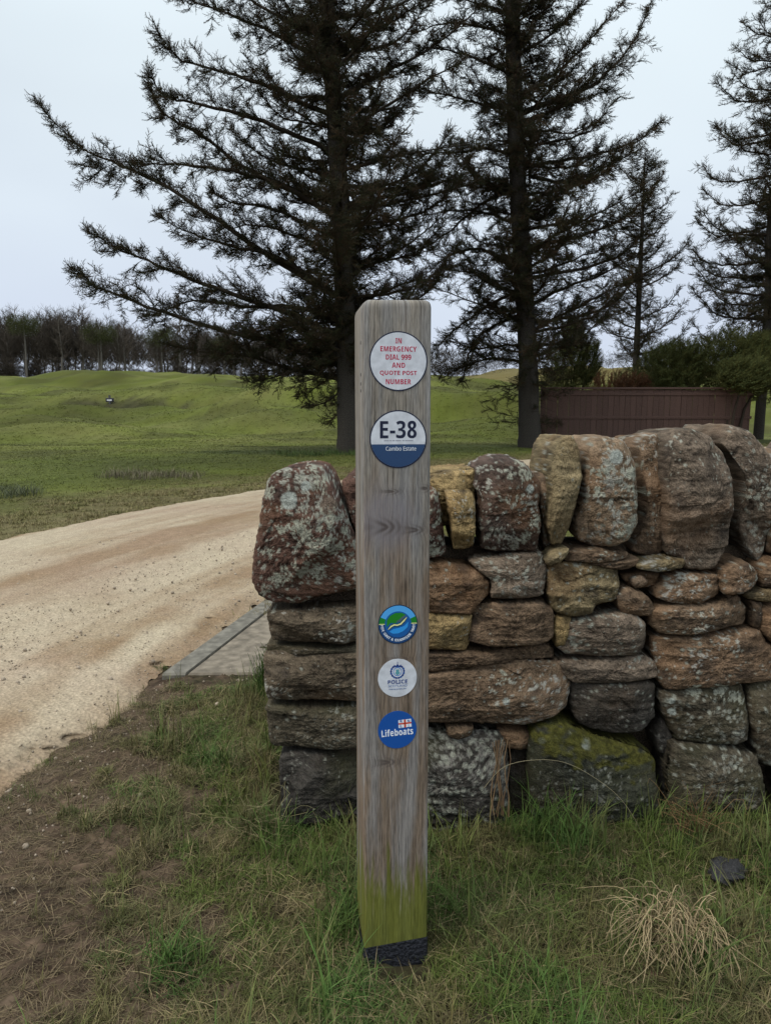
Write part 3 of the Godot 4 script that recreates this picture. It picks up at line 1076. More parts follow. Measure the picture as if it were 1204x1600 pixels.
func build_small() -> void:
	var straw_mat := mat(0.36, 0.275, 0.155, 0.8, true)
	straw_mat.cull_mode = BaseMaterial3D.CULL_DISABLED
	# a bundle of dead straw, risen in the middle and fallen over towards the path
	var bundle := Soup.new()
	for k in 230:
		var root := Vector3(rng.randf_range(-0.09, 0.09), 0, rng.randf_range(-0.05, 0.05))
		var an := rng.randfn(1.9, 0.95)
		var dir := Vector3(cos(an), 0, sin(an))
		var far_end := rng.randf_range(0.05, 0.165)
		var h := rng.randf_range(0.02, 0.115) * (1.0 - 4.0 * absf(root.x))
		var bend := Vector3(rng.randf_range(-1, 1), 0, rng.randf_range(-1, 1)) * 0.045
		var p1 := root + Vector3.UP * h * 1.5 + dir * 0.03
		var p2 := root + dir * far_end * 0.7 + Vector3.UP * h * 1.1 + bend
		var p3 := root + dir * far_end + Vector3.UP * rng.randf_range(0.0, 0.03) - bend * 0.6
		var pts := []
		for g in 8:
			pts.append(root.bezier_interpolate(p1, p2, p3, g / 7.0))
		bundle.tube(pts, rng.randf_range(0.0010, 0.0021), 0.0006, 4, Color.WHITE * rng.randf_range(0.45, 1.3))
	single("dead_grass_clump", bundle.mesh(), straw_mat, "thick pale straw clump on the turf in front of the wall", "grass clump", Vector3(0.71, land(0.71, -1.70) + 0.015, -1.70))
	straw_clump("dead_grass_clump", "wispy pale grass tuft at the wall's left corner", Vector3(-0.375, land(-0.375, -2.17), -2.17), 60, 0.17, 0.9, Color(0.24, 0.21, 0.11), 4, 0.0012)
	straw_clump("green_grass_clump", "tall dark green grass tuft against the wall end by the slab", Vector3(-0.50, land(-0.50, -3.2), -3.2), 220, 0.20, 0.32, Color(0.055, 0.095, 0.025), 5, 0.0022)
	straw_clump("dead_grass_clump", "rusty dry grass leaning on the wall near the frame edge", Vector3(0.93, land(0.93, -2.12), -2.12), 40, 0.20, 0.8, Color(0.23, 0.14, 0.07), 8, 0.0013)
	# dead stalks hanging in the joint right of the speckled black stone
	var s := Soup.new()
	for k in 9:
		var x := 0.33 + rng.randf_range(0.0, 0.045)
		var pts := []
		for g in 5:
			pts.append(Vector3(x + 0.010 * sin(g * 1.3 + k), 0.05 + g * 0.062 + 0.01 * rng.randf(), -2.185 + 0.006 * rng.randf()))
		s.tube(pts, 0.0022, 0.0012, 4, Color(0.20, 0.13, 0.075) * rng.randf_range(0.7, 1.3))
	single("dead_stalks", s.mesh(), blade_mat(), "brown dead stalks standing in the joint between two dark wall stones", "stalks")
	# one long bent straw arching across the mossy stone
	s = Soup.new()
	var bow := [Vector3(0.30, 0.16, -2.16), Vector3(0.36, 0.235, -2.15), Vector3(0.46, 0.262, -2.14), Vector3(0.56, 0.245, -2.14), Vector3(0.68, 0.17, -2.13), Vector3(0.74, 0.10, -2.11), Vector3(0.78, 0.02, -2.10)]
	s.tube(smooth_path(bow, 5), 0.0010, 0.0006, 4, Color(0.26, 0.22, 0.14))
	single("bent_straw", s.mesh(), blade_mat(), "long pale straw arching in front of the mossy stone", "straw")
	# stone and bark on the turf
	var lump := stone_lump(22, 14, 0.55, 9)
	var dm := mat(0.060, 0.058, 0.060, 0.9)
	grainy(dm, 6.0, 0.5, 1.0, 0.3, 71, 0.05)
	var o := single("loose_stone", lump, dm, "dark grey stone half sunk in the grass below the wall", "stone", Vector3(0.95, land(0.95, -1.93) + 0.012, -1.93))
	o.scale = Vector3(0.058, 0.026, 0.04)
	o.rotation.y = 0.5
	var bm := mat(0.17, 0.105, 0.062, 0.92)
	grainy(bm, 7.0, 0.5, 1.0, 0.3, 72, 0.04)
	o = single("bark_piece", lump, bm, "flat brown flake lying beside the pale straw clump", "bark", Vector3(0.635, land(0.635, -1.60) + 0.010, -1.60))
	o.scale = Vector3(0.062, 0.014, 0.038)
	o.rotation = Vector3(0.15, 0.5, 0.0)
	o = single("loose_stone", lump, dm, "small dark stone at the post's foot in the grass", "stone", Vector3(0.035, land(0.035, -1.56) + 0.004, -1.565))
	o.scale = Vector3(0.022, 0.012, 0.016)

# ------------------------------------------------------------------ conifers
func sprig_mesh(seed_at: int, long: float, needles: int, needle: float) -> ArrayMesh:
	# a twig with side twigs, needles all round each
	var r := RandomNumberGenerator.new()
	r.seed = seed_at
	var s := Soup.new()
	var stems := [[Vector3.ZERO, Vector3(0, 0.08, 1).normalized(), long]]
	for k in 5:
		var f := 0.15 + 0.16 * k
		var side := -1.0 if k % 2 else 1.0
		stems.append([Vector3(0, 0.08 * f * long, f * long), Vector3(side * r.randf_range(0.6, 0.95), r.randf_range(-0.15, 0.45), 0.75).normalized(), long * r.randf_range(0.30, 0.55)])
	for t in stems:
		var a: Vector3 = t[0]
		var d: Vector3 = t[1]
		var l: float = t[2]
		s.tube([a, a + d * l], 0.0045, 0.002, 3, Color(0.75, 0.58, 0.45))
		var count := int(needles * l / long)
		for k in count:
			var f := r.randf_range(0.08, 1.05)
			var out := Vector3(r.randf_range(-1, 1), r.randf_range(-1, 1), r.randf_range(-1, 1)).normalized()
			out = (out - d * out.dot(d)).normalized()
			var dir := (out + d * r.randf_range(0.3, 0.9)).normalized()
			var p := a + d * l * f
			var w := d.cross(out) * 0.0024
			var tone := r.randf_range(0.6, 1.3)
			s.tri(p - w, p + w, p + dir * needle * r.randf_range(0.7, 1.2), Color(tone, tone, tone))
	return s.mesh()

var bark: StandardMaterial3D
var twig_wood: StandardMaterial3D
var needles_mat: StandardMaterial3D
var sprigs := []

func limb_at(path: Array, f: float) -> Vector3:
	var x := f * (path.size() - 1)
	var k := mini(int(x), path.size() - 2)
	return path[k].lerp(path[k + 1], x - k)

func spruce(called: String, label: String, at: Vector3, trunk: Array, limbs: Array, dense: float, seed_at: int, sprig_size := 1.0, group := "spruce trees along the track") -> Node3D:
	var r := RandomNumberGenerator.new()
	r.seed = seed_at
	var root := thing(called, label, "tree", at, group)
	var tp := []
	var tr := []
	for k in range(0, trunk.size(), 3):
		tp.append(Vector3(trunk[k], trunk[k + 1], 0))
		tr.append(trunk[k + 2])
	var path := smooth_path(tp, 6)
	var radii := []
	for k in path.size():
		var x := float(k) / 6.0
		var q := mini(int(x), tr.size() - 2)
		radii.append(lerpf(tr[q], tr[q + 1], x - q) * (1.0 + 0.05 * r.randf_range(-1, 1)))
	var ts := Soup.new()
	path[0].y -= 0.2
	ts.tube(path, 0, 0, 14, Color(1, 1, 1), radii)
	part("trunk", ts.mesh(), bark, root)
	var places := []
	for l in limbs:
		var pts: Array = l if l[0] is Vector3 else []
		if pts.is_empty():
			for k in range(0, l.size(), 3):
				pts.append(Vector3(l[k], l[k + 1], l[k + 2]))
		var lp := smooth_path(pts, 4)
		var length := 0.0
		for k in lp.size() - 1:
			length += lp[k].distance_to(lp[k + 1])
		for k in range(1, lp.size()):
			lp[k] += Vector3(r.randf_range(-1, 1), r.randf_range(-1, 1), r.randf_range(-1, 1)) * 0.025
		var s := Soup.new()
		s.tube(lp, clampf(0.013 * length + 0.012, 0.015, 0.075), 0.006, 5, Color(0.8, 0.75, 0.7))
		# side branches, in a rough flat fan, and their sprigs
		var step := 0.115
		var along := 0.10 * length
		var flip := 1.0
		while along < length:
			var f := along / length
			var p := limb_at(lp, f)
			var d := (limb_at(lp, minf(1.0, f + 0.06)) - limb_at(lp, maxf(0.0, f - 0.06))).normalized()
			var side := d.cross(Vector3.UP).normalized() * flip
			var up := r.randf_range(-0.7, 0.6)
			var bd := (d * r.randf_range(0.1, 0.95) + side * r.randf_range(0.2, 1.0) + Vector3.UP * up).normalized()
			var bl := (0.25 + 0.34 * length * (1.0 - f) * (0.35 + 0.65 * minf(1.0, f * 2.5))) * r.randf_range(0.5, 1.25)
			bl = clampf(bl * 0.72, 0.14, 0.85)
			var bare := f < 0.22 and r.randf() < 0.55
			var end := p + bd * bl + Vector3.UP * bl * r.randf_range(-0.30, 0.22)
			var mid := p + bd * bl * 0.5 + Vector3.UP * bl * r.randf_range(-0.10, 0.04)
			s.tube([p, mid, end], 0.008, 0.003, 3, Color(0.8, 0.75, 0.7))
			var n := int(ceil(bl / 0.075 * dense * (0.25 if bare else 1.0)))
			for k in n:
				var g := 0.12 + 0.9 * (k + r.randf()) / n
				var q := p.lerp(mid, g * 2.0) if g < 0.5 else mid.lerp(end, g * 2.0 - 1.0)
				places.append([q, (bd + Vector3(r.randf_range(-1, 1), r.randf_range(-0.9, 0.9), r.randf_range(-1, 1)) * 0.95).normalized()])
			flip = -flip
			along += step * r.randf_range(0.5, 1.4)
		for k in int(length / 0.10 * dense):
			var f := lerpf(0.25, 1.02, r.randf())
			var d: Vector3 = (lp[lp.size() - 1] - lp[0]).normalized()
			places.append([limb_at(lp, minf(f, 0.999)), (d + Vector3(r.randf_range(-1, 1), r.randf_range(-0.5, 1.2), r.randf_range(-1, 1)) * 0.9).normalized()])
		part("limb", s.mesh(), twig_wood, root)
	# short shoots and dead twigs close to the trunk
	var shoots := Soup.new()
	for k in int(tp[tp.size() - 1].y * 32.0):
		var f := r.randf_range(0.12, 0.98)
		var p := limb_at(path, f)
		var a := r.randf() * TAU
		var bd := Vector3(cos(a), r.randf_range(-0.5, 0.5), sin(a)).normalized()
		var bl := r.randf_range(0.3, 1.15) * minf(1.0, tr[0] * 4.0)
		shoots.tube([p, p + bd * bl], 0.009, 0.003, 3, Color(0.8, 0.75, 0.7))
		if p.y < 1.9 and r.randf() < 0.8:
			continue
		for j in int(bl / 0.09 * dense):
			places.append([p + bd * bl * r.randf_range(0.25, 1.05), (bd + Vector3(r.randf_range(-1, 1), r.randf_range(-0.9, 0.9), r.randf_range(-1, 1))).normalized()])
	part("twigs", shoots.mesh(), twig_wood, root)
	var per := []
	for k in sprigs.size():
		per.append([])
	for k in places.size():
		per[k % sprigs.size()].append(places[k])
	for k in sprigs.size():
		var mm := copies("crown", sprigs[k], per[k].size(), false, root)
		mm.material_override = needles_mat
		mm.set_meta("kind", "stuff")
		for j in per[k].size():
			var d: Vector3 = per[k][j][1]
			var b := Basis.looking_at(-d, Vector3.UP if absf(d.y) < 0.95 else Vector3.RIGHT)
			b = b * Basis(Vector3(0, 0, 1), r.randf_range(-0.9, 0.9))
			var sc := r.randf_range(0.65, 1.25) * sprig_size
			var tone := r.randf_range(0.7, 1.3)
			put(mm, j, Transform3D(b.scaled(Vector3.ONE * sc), per[k][j][0]), Color(0.036, 0.044, 0.024).lerp(Color(0.070, 0.052, 0.036), pow(r.randf(), 1.5)) * tone)
	return root

# limbs in whorls up a trunk: reach(h) gives their length
func whorls(trunk_top: float, low: float, step: float, per: int, reach: Callable, rise: float, seed_at: int, lean: Vector2, tip_rise := 0.22) -> Array:
	var r := RandomNumberGenerator.new()
	r.seed = seed_at
	var outp := []
	var h := low
	while h < trunk_top * 0.985:
		for k in per:
			var a := TAU * (k + r.randf_range(-0.35, 0.35)) / per + h * 2.4
			var l: float = reach.call(h, a) * r.randf_range(0.65, 1.15)
			if l < 0.12:
				continue
			var dir := Vector3(cos(a), 0, sin(a))
			var hh := h + r.randf_range(-0.5, 0.5) * step
			var p0 := Vector3(lean.x * hh, hh, lean.y * hh)
			var up := rise + r.randf_range(-0.14, 0.14)
			outp.append([p0, p0 + dir * l * 0.4 + Vector3.UP * l * 0.4 * (up - 0.10), p0 + dir * l * 0.75 + Vector3.UP * l * 0.75 * up, p0 + dir * l + Vector3.UP * l * (up + tip_rise)])
		h += step
	return outp

func build_spruces() -> void:
	bark = mat(0.125, 0.110, 0.094, 0.95, true, 0.2)
	grainy(bark, 1.6, 0.35, 1.0, 2.0, 81, 0.05)
	twig_wood = mat(0.050, 0.042, 0.034, 0.95, true, 0.2)
	needles_mat = mat(1, 1, 1, 0.8, true, 0.2)
	needles_mat.cull_mode = BaseMaterial3D.CULL_DISABLED
	for k in 3:
		sprigs.append(sprig_mesh(40 + k, 0.17, 24, 0.022))
	var a := traced_spruce_a()
	var extra := whorls(13.5, 1.9, 0.42, 3, func(h: float, an: float) -> float: return (2.9 if h < 8.0 else 2.9 * (14.0 - h) / 6.0) * (0.8 + 0.25 * cos(an)) * smoothstep(0.6, 2.6, h), 0.20, 301, Vector2(-0.036, 0.0))
	spruce("spruce_tree", "large ragged spruce directly behind the post with long left limbs", a.at, a.trunk, a.limbs + extra, 2.0, 31, 1.2)
	var b := traced_spruce_b()
	extra = whorls(12.5, 2.4, 0.46, 3, func(h: float, an: float) -> float: return (2.7 if h < 7.0 else 2.7 * (13.0 - h) / 6.0) * (0.85 + 0.2 * cos(an)), 0.22, 302, Vector2(-0.034, 0.0))
	spruce("spruce_tree", "tall spruce with bare grey lower trunk beside the brown fence", b.at, b.trunk, b.limbs + extra, 1.9, 32, 1.2)
	# thin spruce further off
	var t := [0.0, 0.0, 0.13, -0.02, 4.0, 0.10, -0.04, 7.5, 0.05, -0.06, 9.3, 0.012]
	var l := whorls(9.2, 2.6, 0.55, 3, func(h: float, _an: float) -> float: return 1.75 * clampf((9.6 - h) / 4.5, 0.1, 1.0) if h < 7.0 or h > 8.2 else 1.0, 0.42, 303, Vector2(-0.006, 0))
	spruce("spruce_tree", "thin distant spruce rising behind the middle of the fence", Vector3(8.75, land(8.75, -27.0), -27.0), t, l, 1.15, 33, 1.2)
	# the right-hand spruces
	t = [0.0, 0.0, 0.15, 0.0, 4.0, 0.12, -0.12, 6.0, 0.10, 0.1, 9.0, 0.08, 0.3, 14.0, 0.02]
	l = whorls(13.8, 1.8, 0.50, 4, func(h: float, an: float) -> float: return (2.3 if h < 8.0 else 2.3 * (14.5 - h) / 6.5), 0.02, 304, Vector2(0.01, 0))
	spruce("spruce_tree", "spruce with level drooping limbs at the right above the pine shrub", Vector3(11.0, land(11.0, -22.5), -22.5), t, l, 1.3, 34, 1.15)
	t = [0.0, 0.0, 0.22, 0.1, 5.0, 0.18, 0.2, 10.0, 0.12, 0.2, 15.0, 0.02]
	l = whorls(14.8, 3.6, 0.55, 4, func(h: float, _an: float) -> float: return (2.4 if h < 9.0 else 2.4 * (15.5 - h) / 6.5), 0.18, 305, Vector2(0.013, 0))
	spruce("spruce_tree", "spruce partly cut off by the right edge of the picture", Vector3(12.9, land(12.9, -23.5), -23.5), t, l, 1.3, 35, 1.15)

# ------------------------------------------------------------------ shrubs, fence
func pine_shrub(called: String, label: String, at: Vector3, lobes: Array, count: int, col: Color, seed_at: int, upright: float, group := "") -> void:
	var r := RandomNumberGenerator.new()
	r.seed = seed_at
	var root := thing(called, label, "shrub", at, group)
	var stem := Soup.new()
	for lb in lobes:
		var c: Vector3 = lb[0]
		stem.tube([Vector3(c.x * 0.3, -0.1, c.z * 0.3), c * 0.5, c], 0.05, 0.02, 5, Color(0.8, 0.75, 0.7))
	part("stem", stem.mesh(), twig_wood, root)
	var mm := copies("crown", sprigs[0], count, false, root)
	mm.material_override = needles_mat
	mm.set_meta("kind", "stuff")
	for k in count:
		var lb: Array = lobes[r.randi() % lobes.size()]
		var d := Vector3(r.randf_range(-1, 1), r.randf_range(-1, 1), r.randf_range(-1, 1)).normalized()
		var p: Vector3 = lb[0] + d * Vector3(lb[1]) * pow(r.randf(), 0.33)
		p.y = maxf(p.y, 0.05)
		var dir := (d * 0.5 + Vector3.UP * upright + Vector3(r.randf_range(-1, 1), r.randf_range(-1, 1), r.randf_range(-1, 1)) * 0.6).normalized()
		var b := Basis.looking_at(-dir, Vector3.RIGHT if absf(dir.y) > 0.9 else Vector3.UP)
		put(mm, k, Transform3D(b.scaled(Vector3(1.35, 1.35, 1.5) * r.randf_range(0.7, 1.2)), p), col * r.randf_range(0.6, 1.4))

func build_fence() -> void:
	var f := thing("board_fence", "low dark reddish-brown timber fence of vertical boards behind the wall", "fence", Vector3(4.12, 0, -20.4))
	var wood := []
	for k in 4:
		var tone := 0.92 + 0.05 * k
		var m := mat(0.122 * tone, 0.070 * tone, 0.056 * tone, 0.8)
		grainy(m, 0.8 + 0.1 * k, 0.7, 1.0, 0.4, 90 + k, 0.06)
		wood.append(m)
	var boards := []
	for k in 3:
		var st := tool()
		bevel_box(st, Vector3(-0.072, 0, -0.011), Vector3(0.072, 1.46 - 0.006 * k, 0.011), 0.004)
		boards.append(done(st))
	var x := 0.08
	while x < 5.58:
		var top := 0.0
		var o := part("board", boards[rng.randi() % 3], wood[rng.randi() % 4], f, Vector3(x, -0.01, top + rng.randf_range(-0.004, 0.004)))
		o.rotation.z = rng.randf_range(-0.004, 0.004)
		x += 0.149
	for p in [[1.46, 0.055, 0.05, "cap_rail"], [1.30, 0.07, 0.032, "rail"], [0.68, 0.075, 0.032, "rail"]]:
		var st := tool()
		bevel_box(st, Vector3(0.0, p[0], -p[2] if p[3] == "cap_rail" else 0.016), Vector3(5.62, p[0] + p[1], p[2]), 0.006)
		part(p[3], done(st), wood[1], f)
	for k in 4:
		var st := tool()
		bevel_box(st, Vector3(-0.05, -0.1, -0.12), Vector3(0.05, 1.45, -0.018), 0.006)
		part("post", done(st), wood[0], f, Vector3(0.06 + 1.83 * k, 0, 0))

func build_shrubs() -> void:
	var green := Color(0.088, 0.108, 0.040)
	pine_shrub("pine_shrub", "dark young pine with upright shoots behind the fence near the spruce trunk", Vector3(5.9, land(5.9, -24.5), -24.5), [[Vector3(0, 1.2, 0), Vector3(1.0, 1.2, 0.9)], [Vector3(0.1, 2.3, 0), Vector3(0.7, 1.0, 0.6)], [Vector3(-0.4, 1.8, 0.2), Vector3(0.6, 1.0, 0.6)], [Vector3(0.0, 3.0, 0), Vector3(0.32, 0.65, 0.3)], [Vector3(0.55, 2.2, 0), Vector3(0.35, 0.8, 0.3)]], 2600, green, 51, 0.9, "pine shrubs round the fence")
	pine_shrub("pine_shrub", "broad dark pine shrub spreading over the fence's right end", Vector3(8.9, 0, -20.0), [[Vector3(0.0, 1.7, -1.3), Vector3(1.5, 1.1, 0.7)], [Vector3(0.5, 2.2, -1.0), Vector3(1.1, 0.85, 0.8)], [Vector3(1.2, 1.85, -0.6), Vector3(0.9, 0.75, 0.8)], [Vector3(-0.9, 2.0, -1.1), Vector3(0.8, 0.75, 0.6)], [Vector3(0.3, 1.75, 0.2), Vector3(0.6, 0.42, 0.35)], [Vector3(1.4, 2.3, -0.9), Vector3(0.8, 0.6, 0.6)]], 6200, green * 1.05, 52, 0.8, "pine shrubs round the fence")
	pine_shrub("pine_shrub", "dark pine shrub behind the fence beneath the thin distant spruce", Vector3(8.1, land(8.1, -24.0), -24.0), [[Vector3(0, 1.2, 0), Vector3(1.3, 1.2, 0.8)], [Vector3(0.6, 2.1, 0), Vector3(0.9, 0.8, 0.6)]], 2200, green * 0.9, 53, 0.8, "pine shrubs round the fence")
	pine_shrub("brown_shrub", "rusty brown leafless shrub just above the fence top", Vector3(7.0, land(7.0, -23.2), -23.2), [[Vector3(-0.2, 1.1, 0), Vector3(0.7, 1.0, 0.5)], [Vector3(0.5, 1.2, 0), Vector3(0.6, 0.9, 0.5)]], 1500, Color(0.15, 0.085, 0.05), 54, 1.2)
	pine_shrub("evergreen_shrub", "low dark evergreen beyond the lawn between post and spruce trunk", Vector3(2.6, land(2.6, -52.0), -52.0), [[Vector3(0, 1.5, 0), Vector3(2.0, 1.2, 1.2)], [Vector3(-1.8, 1.2, 0), Vector3(1.6, 0.9, 1.0)], [Vector3(2.4, 1.4, 0), Vector3(1.8, 1.0, 1.0)]], 3500, Color(0.065, 0.058, 0.042), 55, 0.6)

# ------------------------------------------------------------------ bare woodland
func bare_tree_parts(seed_at: int, tall: float) -> Array:
	var r := RandomNumberGenerator.new()
	r.seed = seed_at
	var trunk := Soup.new()
	var crown := Soup.new()
	var path := []
	var x := 0.0
	var z := 0.0
	for k in 8:
		path.append(Vector3(x, tall * 0.92 * k / 7.0 - (0.3 if k == 0 else 0.0), z))
		x += r.randf_range(-0.22, 0.22)
		z += r.randf_range(-0.22, 0.22)
	trunk.tube(path, 0.24, 0.05, 6, Color(1, 1, 1))
	for k in 20:
		var f := lerpf(0.36, 0.98, float(k) / 20.0)
		var p := limb_at(path, f)
		var a := r.randf() * TAU
		var l := tall * 0.25 * (1.15 - 0.7 * f) * r.randf_range(0.6, 1.2)
		var dir := Vector3(cos(a), r.randf_range(0.3, 1.6), sin(a)).normalized()
		var mid := p + dir * l * 0.5
		var end := p + dir * l + Vector3.UP * l * 0.2
		crown.tube([p, mid, end], 0.065, 0.02, 4, Color(0.9, 0.85, 0.8))
		for j in 12:
			var q := p.lerp(mid, 1.0).lerp(end, r.randf())
			if j < 4:
				q = p.lerp(mid, r.randf_range(0.3, 1.0))
			var d2 := (dir + Vector3(r.randf_range(-1, 1), r.randf_range(-0.3, 1.0), r.randf_range(-1, 1))).normalized()
			var l2 := r.randf_range(0.5, 1.5)
			crown.tube([q, q + d2 * l2], 0.026, 0.010, 3, Color(0.85, 0.78, 0.72))
			for i in 3:
				var q2 := q + d2 * l2 * r.randf_range(0.4, 1.0)
				var d3 := (d2 + Vector3(r.randf_range(-1, 1), r.randf_range(-0.3, 1.0), r.randf_range(-1, 1))).normalized()
				crown.tube([q2, q2 + d3 * r.randf_range(0.3, 0.8)], 0.013, 0.008, 3, Color(0.8, 0.74, 0.7))
	return [trunk.mesh(), crown.mesh()]

func build_woodland() -> void:
	var bk := mat(0.125, 0.112, 0.098, 0.95, true, 0.2)
	var tw := mat(0.098, 0.088, 0.077, 0.95, true, 0.2)
	var kinds := []
	for k in 4:
		kinds.append(bare_tree_parts(600 + k, 11.5))
	# trees in the front row that can be told apart
	var spots := []
	for k in 62:
		var px := -66.0 + 64.0 * (k + rng.randf_range(-0.7, 0.7)) / 62.0
		spots.append([px, -112.0 - rng.randf_range(0.0, 14.0)])
	for s in spots:
		var x: float = s[0]
		var gap: bool = x > -47.2 and x < -44.2
		if gap and rng.randf() < 0.6:
			continue
		if x > -39.2 and x < -36.2:
			continue
		var tall := rng.randf_range(0.62, 1.05) * (1.0 if x < -47.0 else 0.80)
		var where := "the far wood left of the gap" if x < -47.2 else ("the thin gap in the far wood" if gap else "the far wood behind the big spruce")
		var t := thing("bare_tree", "slender bare grey tree in %s" % where, "tree", Vector3(x, land(x, s[1]) - 0.1, s[1]), "bare trees of the wood beyond the golf course")
		var kd: Array = kinds[rng.randi() % 4]
		part("trunk", kd[0], bk, t)
		part("crown", kd[1], tw, t)
		t.rotation.y = rng.randf() * TAU
		t.scale = Vector3(rng.randf_range(0.85, 1.2), 1.0, rng.randf_range(0.85, 1.2)) * tall
	# the depth of the wood behind them
	for k in 2:
		var n := 300 if k == 0 else 190
		var mt := copies("far_woodland", kinds[k][1], n, true)
		mt.material_override = tw
		tag(mt, "grey mass of bare twigs behind the front row of far trees" if k == 0 else "brown undergrowth of bare stems at the foot of the far wood", "woodland", "", "stuff")
		for j in n:
			var x := rng.randf_range(-80.0, 0.0)
			if x > -47.2 and x < -44.2 or x > -39.2 and x < -36.2:
				x -= 4.0
			var z := -118.0 - rng.randf_range(0.0, 40.0)
			var sc := rng.randf_range(0.7, 1.0) * (1.0 if x < -47.0 else 0.80)
			if k == 1:
				sc *= 0.42
				z = -114.0 - rng.randf_range(0.0, 20.0)
			put(mt, j, Transform3D(Basis(Vector3.UP, rng.randf() * TAU).scaled(Vector3(sc * 1.1, sc, sc * 1.1) if k == 0 else Vector3(sc * 2.2, sc, sc * 2.2)), Vector3(x, land(x, z) - (0.0 if k == 0 else 0.9), z)), Color.WHITE * rng.randf_range(0.7, 1.2))
	# ivy-green crowns standing in the wood
	for s in [[-52.5, -113.0, 10.6, "left of the gap"], [-41.5, -113.0, 8.2, "just right of the gap"], [-33.0, -114.0, 8.4, "under the spruce limbs"], [-24.0, -115.0, 6.0, "nearest the big spruce trunk"]]:
		var tr := thing("ivy_tree", "dark green ivy-clad tree in the far wood %s" % s[3], "tree", Vector3(s[0], land(s[0], s[1]), s[1]), "green trees in the far wood")
		var st := Soup.new()
		st.tube([Vector3(0, -0.3, 0), Vector3(0.1, s[2] * 0.5, 0), Vector3(0, s[2] * 0.9, 0)], 0.17, 0.06, 6, Color.WHITE)
		part("trunk", st.mesh(), bk, tr)
		var mm := copies("crown", leaf_clump, 420, false, tr)
		mm.material_override = needles_mat
		mm.set_meta("kind", "stuff")
		for k in 420:
			var d := Vector3(rng.randf_range(-1, 1), rng.randf_range(-1, 1), rng.randf_range(-1, 1)).normalized() * pow(rng.randf(), 0.4)
			put(mm, k, Transform3D(Basis.from_euler(Vector3(rng.randf() * 6.0, rng.randf() * 6.0, 0)).scaled(Vector3.ONE * rng.randf_range(0.6, 1.2)), Vector3(d.x * 2.6, s[2] * 0.78 + d.y * 1.5 + 0.4 * noise_a.get_noise_2d(d.x * 90.0, d.z * 90.0), d.z * 2.4)), Color(0.055, 0.062, 0.022) * rng.randf_range(0.6, 1.3))

var leaf_clump: ArrayMesh

func build_far_hedge() -> void:
	for s in [[6.0, -105.0, 22, 3.4, "grey-brown far hedge seen between the post and the spruce trunk"], [34.0, -108.0, 26, 3.0, "far hedge showing low at the right of the picture"]]:
		var mm := copies("far_hedge", leaf_clump, 1500, true)
		mm.material_override = needles_mat
		tag(mm, s[4], "hedge", "", "stuff")
		for k in 1500:
			var x: float = s[0] + rng.randf_range(-0.5, 0.5) * s[2]
			var z: float = s[1] + rng.randf_range(-2.0, 2.0)
			var top: float = s[3] * (0.75 + 0.5 * noise_a.get_noise_1d(x * 30.0))
			put(mm, k, Transform3D(Basis.from_euler(Vector3(rng.randf() * 6.0, rng.randf() * 6.0, 0)).scaled(Vector3.ONE * rng.randf_range(0.5, 1.0)), Vector3(x, land(x, z) + top * sqrt(rng.randf()), z)), Color(0.065, 0.058, 0.046) * rng.randf_range(0.6, 1.4))

